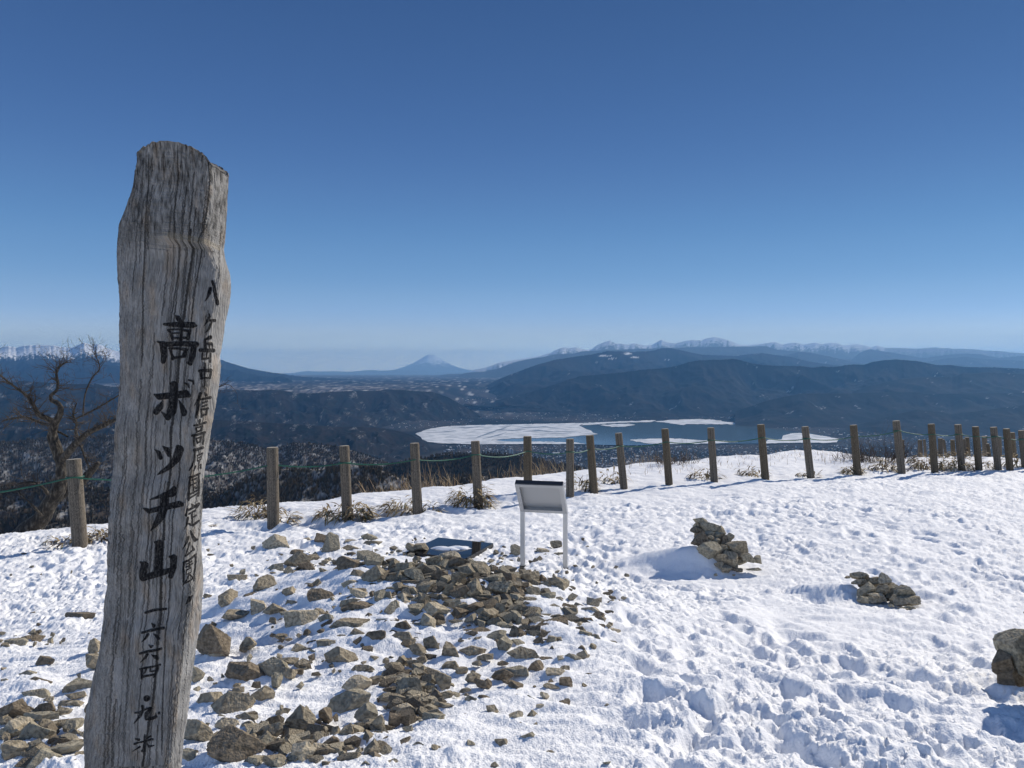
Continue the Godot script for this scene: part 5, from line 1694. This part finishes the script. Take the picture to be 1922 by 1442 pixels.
func twig(st: SurfaceTool, a: Vector3, dir: Vector3, len: float, r: float, depth: int) -> void:
	var pts := [a]
	var rad := [r]
	var p := a
	var d := dir
	var n := 4
	for k in n:
		d = (d + Vector3(rng.randfn(), rng.randfn() * 0.8 + 0.1, rng.randfn()) * 0.22).normalized()
		p += d * len / n
		pts.append(p)
		rad.append(r * (1.0 - 0.75 * (k + 1) / n))
	add_tube(st, pts, rad, 4 if r < 0.008 else 6, true, false)
	if depth > 0:
		for b in rng.randi_range(2, 3):
			var k := rng.randi_range(1, n)
			var nd := (d + Vector3(rng.randfn(), rng.randfn() * 0.7 + 0.2, rng.randfn()) * 0.75).normalized()
			twig(st, pts[k], nd, len * rng.randf_range(0.45, 0.75), maxf(rad[k] * 0.75, 0.002), depth - 1)

func shrub(px: float, py: float, wide: float, high: float, n: int, label: String) -> void:
	var g := hit(px, py)
	var k := -g.z / F
	var root := base("shrub", g)
	tag(root, label, "shrub", "leafless shrubs behind the fence")
	var st := new_st()
	for i in n:
		var a := rng.randf() * TAU
		var rr := sqrt(rng.randf()) * wide * 0.5 * k
		var f := Vector3(cos(a) * rr, 0, sin(a) * rr * 0.6)
		f.y = ground(g.x + f.x, g.z + f.z) - g.y - 0.03
		twig(st, f, Vector3(cos(a) * 0.5, 1.0, sin(a) * 0.5).normalized(), high * k * rng.randf_range(0.5, 1.0) * (1.15 - rr / (wide * k)), 0.006, 1)
	st.generate_normals()
	obj("twigs", st.commit(), plain(Color(0.085, 0.06, 0.045), 0.95), root)

func bare_tree() -> void:
	rng.seed = 19
	var dist := 11.3
	var zs := 3.796
	var root := base("bare_tree", spot(45, 995, dist))
	tag(root, "gnarled leafless tree on the slope behind the first fence post", "tree")
	var o := root.position
	var bark := StandardMaterial3D.new()
	bark.albedo_texture = noise_tex(0.025, 4, 256, 21, grad([[0.0, Color(0.01, 0.009, 0.008)], [0.5, Color(0.035, 0.029, 0.023)], [0.66, Color(0.085, 0.072, 0.055)], [1.0, Color(0.2, 0.18, 0.15)]]))
	bark.uv1_triplanar = true
	bark.uv1_world_triplanar = true
	bark.uv1_scale = Vector3(3, 1.2, 3)
	bark.roughness = 0.95
	bark.heightmap_enabled = true
	bark.heightmap_texture = noise_tex(0.04, 4, 256, 22)
	bark.heightmap_scale = 2.0
	var limbs := [
		["trunk", [[130, 1460, 78, 0], [200, 1385, 72, 0], [290, 1310, 62, 0], [350, 1200, 56, 0], [415, 1100, 50, 0], [440, 1000, 42, 0], [432, 900, 38, 0], [400, 800, 40, 0], [372, 720, 36, 0], [385, 640, 30, 0.05], [415, 580, 24, 0.1], [432, 530, 20, 0.1], [415, 485, 18, 0.05], [370, 465, 16, 0]]],
		["limb", [[430, 900, 30, 0], [500, 815, 27, 0.1], [575, 735, 24, 0.2], [660, 675, 20, 0.3], [750, 635, 17, 0.35], [840, 595, 15, 0.4], [1000, 560, 12, 0.5], [1200, 470, 9, 0.5], [1420, 420, 6, 0.6], [1610, 345, 3, 0.6]]],
		["limb", [[400, 1160, 40, 0], [500, 1090, 42, -0.2], [580, 1040, 38, -0.25], [640, 975, 30, -0.3], [705, 905, 15, -0.3]]],
		["limb", [[395, 620, 22, 0], [330, 590, 20, 0.1], [270, 560, 17, 0.2], [240, 500, 14, 0.2], [190, 430, 10, 0.25], [90, 355, 8, 0.3], [0, 285, 6, 0.3], [-90, 230, 3, 0.3]]],
		["limb", [[385, 640, 16, 0], [300, 625, 13, -0.2], [190, 585, 10, -0.3], [100, 590, 8, -0.35], [30, 605, 5, -0.4]]],
		["limb", [[372, 468, 15, 0], [360, 430, 13, 0], [410, 375, 11, 0], [400, 270, 9, 0.1], [420, 225, 6, 0.1], [470, 190, 4, 0.1]]],
		["limb", [[560, 750, 14, 0.2], [540, 690, 11, 0.1], [545, 620, 9, 0], [520, 560, 6, 0], [545, 480, 4, 0]]],
		["limb", [[590, 560, 6, -0.2], [605, 420, 6, -0.2], [655, 300, 5, -0.2], [710, 238, 4, -0.2], [690, 165, 3, -0.2], [675, 130, 2, -0.2]]],
		["limb", [[520, 600, 7, 0], [610, 560, 7, 0.1], [720, 500, 6, 0.2], [840, 430, 5, 0.2], [1000, 350, 4, 0.3]]],
		["limb", [[470, 880, 12, -0.1], [560, 780, 8, -0.3], [600, 860, 8, -0.3], [635, 950, 7, -0.3]]],
		["limb", [[340, 1130, 14, 0.2], [300, 1080, 11, 0.3], [230, 1045, 8, 0.3], [120, 1060, 5, 0.4]]],
		["limb", [[300, 1290, 10, 0.2], [230, 1210, 7, 0.3], [100, 1090, 4, 0.3]]],
		["limb", [[480, 720, 8, 0], [400, 680, 8, -0.1], [335, 675, 6, -0.2]]],
	]
	var tw := new_st()
	for l in limbs:
		var pts := []
		var rad := []
		var raw := []
		for q in l[1]:
			raw.append(spot(q[0] / zs, 630.0 + q[1] / zs, dist - q[3]) - o)
		for i in raw.size() - 1:
			for k in 3:
				var t := k / 3.0
				var a: Vector3 = raw[maxi(i - 1, 0)]
				var d: Vector3 = raw[mini(i + 2, raw.size() - 1)]
				pts.append((raw[i] as Vector3).cubic_interpolate(raw[i + 1], a, d, t))
				rad.append(lerpf(l[1][i][2], l[1][i + 1][2], t) / zs / F * dist * 0.95)
		pts.append(raw[raw.size() - 1])
		rad.append(l[1][raw.size() - 1][2] / zs / F * dist * 0.9)
		for i in rad.size():
			rad[i] = maxf(rad[i] * (1.0 + 0.16 * n_fine.get_noise_2d(i * 3.0, l[1][0][0])), 0.003)
		var st := new_st()
		add_tube(st, pts, rad, 12, true, true, 0.14)
		st.generate_normals()
		obj(l[0], st.commit(), bark, root)
		if l[0] == "limb" and l[1][0][2] != 40:
			for i in range(4, pts.size()):
				for b in 3:
					if rng.randf() < 0.85:
						var dir: Vector3 = (pts[i] - pts[i - 1]).normalized()
						dir = (dir * 0.7 + Vector3(rng.randfn() * 0.8, rng.randfn() * 0.55 + 0.12, rng.randfn() * 0.7)).normalized()
						twig(tw, pts[i], dir, rng.randf_range(0.1, 0.33), clampf(rad[i] * 0.4, 0.004, 0.008), 2)
	tw.generate_normals()
	obj("twigs", tw.commit(), plain(Color(0.06, 0.049, 0.041), 0.95), root)

# ------------------------------------------------------------------ sky
const SKY := [[0.0, 1.8, 1.75, 1.4], [0.8, 1.65, 1.65, 1.38], [1.6, 1.2, 1.3, 1.2], [3.2, 0.5, 0.67, 0.86], [5.5, 0.25, 0.425, 0.67], [9.0, 0.135, 0.283, 0.535], [13.2, 0.084, 0.186, 0.415], [25.5, 0.035, 0.088, 0.243], [50.0, 0.02, 0.058, 0.18], [90.0, 0.015, 0.046, 0.15]]

func sky_material(sun: Vector3) -> PanoramaSkyMaterial:
	var w := 1024
	var h := 512
	var img := Image.create_empty(w, h, false, Image.FORMAT_RGBF)
	for y in h:
		var el := 90.0 - (y + 0.5) / h * 180.0
		var c := Color(SKY[0][1], SKY[0][2], SKY[0][3])
		if el > 0.0:
			for k in SKY.size() - 1:
				if el <= SKY[k + 1][0]:
					var t: float = (sqrt(el) - sqrt(SKY[k][0])) / (sqrt(SKY[k + 1][0]) - sqrt(SKY[k][0]))
					var v := Vector3(SKY[k][1], SKY[k][2], SKY[k][3])
					var v1 := Vector3(SKY[k + 1][1], SKY[k + 1][2], SKY[k + 1][3])
					var ka := maxi(k - 1, 0)
					var kb := mini(k + 2, SKY.size() - 1)
					v = v.cubic_interpolate_in_time(v1, Vector3(SKY[ka][1], SKY[ka][2], SKY[ka][3]), Vector3(SKY[kb][1], SKY[kb][2], SKY[kb][3]), t, sqrt(SKY[k + 1][0]) - sqrt(SKY[k][0]), sqrt(SKY[ka][0]) - sqrt(SKY[k][0]), sqrt(SKY[kb][0]) - sqrt(SKY[k][0]))
					c = Color(v.x, v.y, v.z)
					break
		for x in w:
			var az := ((x + 0.5) / w - 0.5) * TAU
			var e := deg_to_rad(el)
			var dir := Vector3(sin(az) * cos(e), sin(e), -cos(az) * cos(e))
			var g := maxf(dir.dot(sun), 0.0)
			var s := 0.9 * pow(g, 60.0) + 0.12 * pow(g, 9.0)
			var ry := 0.25 * pow(g, 2.5)
			img.set_pixel(x, y, c if el <= 0.0 else Color(c.r + s * 0.66 + ry * 0.36, c.g + s * 0.8 + ry * 0.56, c.b + s * 0.95 + ry))
	var m := PanoramaSkyMaterial.new()
	m.panorama = ImageTexture.create_from_image(img)
	return m

func _ready() -> void:
	# camera
	cam_basis = Basis(Vector3.RIGHT, -atan(31.0 / F))
	var cam := Camera3D.new()
	cam.name = "camera"
	cam.transform = Transform3D(cam_basis, EYE)
	cam.fov = rad_to_deg(2.0 * atan(721.0 / F))
	cam.near = 0.05
	cam.far = 200000.0
	add_child(cam)
	cam.current = true
	# sun: high on the far side, out of the frame
	var az := deg_to_rad(52.0)
	var el := deg_to_rad(36.0)
	var to_sun := Vector3(sin(az) * cos(el), sin(el), -cos(az) * cos(el))
	var sun := DirectionalLight3D.new()
	sun.name = "sun"
	sun.light_energy = 1.5
	sun.light_color = Color(1.0, 0.965, 0.91)
	sun.light_angular_distance = 0.53
	sun.shadow_enabled = true
	sun.look_at_from_position(to_sun * 100.0, Vector3.ZERO)
	add_child(sun)
	# sky, air and exposure
	var env := Environment.new()
	env.background_mode = Environment.BG_SKY
	var sky := Sky.new()
	sky.sky_material = sky_material(to_sun)
	env.sky = sky
	env.tonemap_mode = Environment.TONE_MAPPER_LINEAR
	env.tonemap_exposure = 1.0
	env.volumetric_fog_enabled = true
	env.volumetric_fog_albedo = lin(Color(0.19, 0.49, 1.0))
	env.volumetric_fog_density = 0.000022
	env.volumetric_fog_anisotropy = 0.3
	env.sdfgi_enabled = true
	env.ssao_enabled = true
	env.ssil_enabled = true
	var we := WorldEnvironment.new()
	we.name = "air"
	we.environment = env
	add_child(we)
	# noises
	n_soft = noise(FastNoiseLite.TYPE_SIMPLEX_SMOOTH, 0.55, 3, 1)
	n_mid = noise(FastNoiseLite.TYPE_SIMPLEX_SMOOTH, 2.2, 3, 2)
	n_fine = noise(FastNoiseLite.TYPE_SIMPLEX_SMOOTH, 9.0, 3, 3)
	n_rill = noise(FastNoiseLite.TYPE_SIMPLEX_SMOOTH, 3.0, 3, 4)
	n_cell = noise(FastNoiseLite.TYPE_CELLULAR, 4.6, 1, 6)
	n_cell.cellular_return_type = FastNoiseLite.RETURN_DISTANCE
	n_big = noise(FastNoiseLite.TYPE_SIMPLEX_SMOOTH, 1.0, 4, 7)
	n_ridge = noise(FastNoiseLite.TYPE_SIMPLEX_SMOOTH, 1.0, 5, 8)
	n_ridge.fractal_type = FastNoiseLite.FRACTAL_RIDGED
	# the summit
	for k in 280:
		edge_depth.append(2.2 * F / (interp(EDGE, -400.0 + k * 10.0) - 690.0))
	# wind-blown tails of snow behind the two cairns
	var tails := [[1325, 1070, 0.15, 0.26, 0.2], [1290, 1066, 0.13, 0.26, 0.2], [1250, 1062, 0.1, 0.28, 0.2], [1200, 1060, 0.08, 0.3, 0.18], [1590, 1122, 0.08, 0.26, 0.16], [1545, 1118, 0.07, 0.3, 0.16], [1495, 1116, 0.05, 0.34, 0.18], [1420, 1128, 0.04, 0.6, 0.3]]
	var made := []
	for t in tails:
		var p := hit(t[0], t[1])
		made.append([p.x, p.z, t[3], t[4], t[2]])
	drifts = made
	make_stamps()
	make_ground()
	make_far()
	# things
	make_post()
	make_stones()
	scatter_stones()
	make_cairns()
	make_fence()
	make_sign()
	make_slab()
	make_plants()
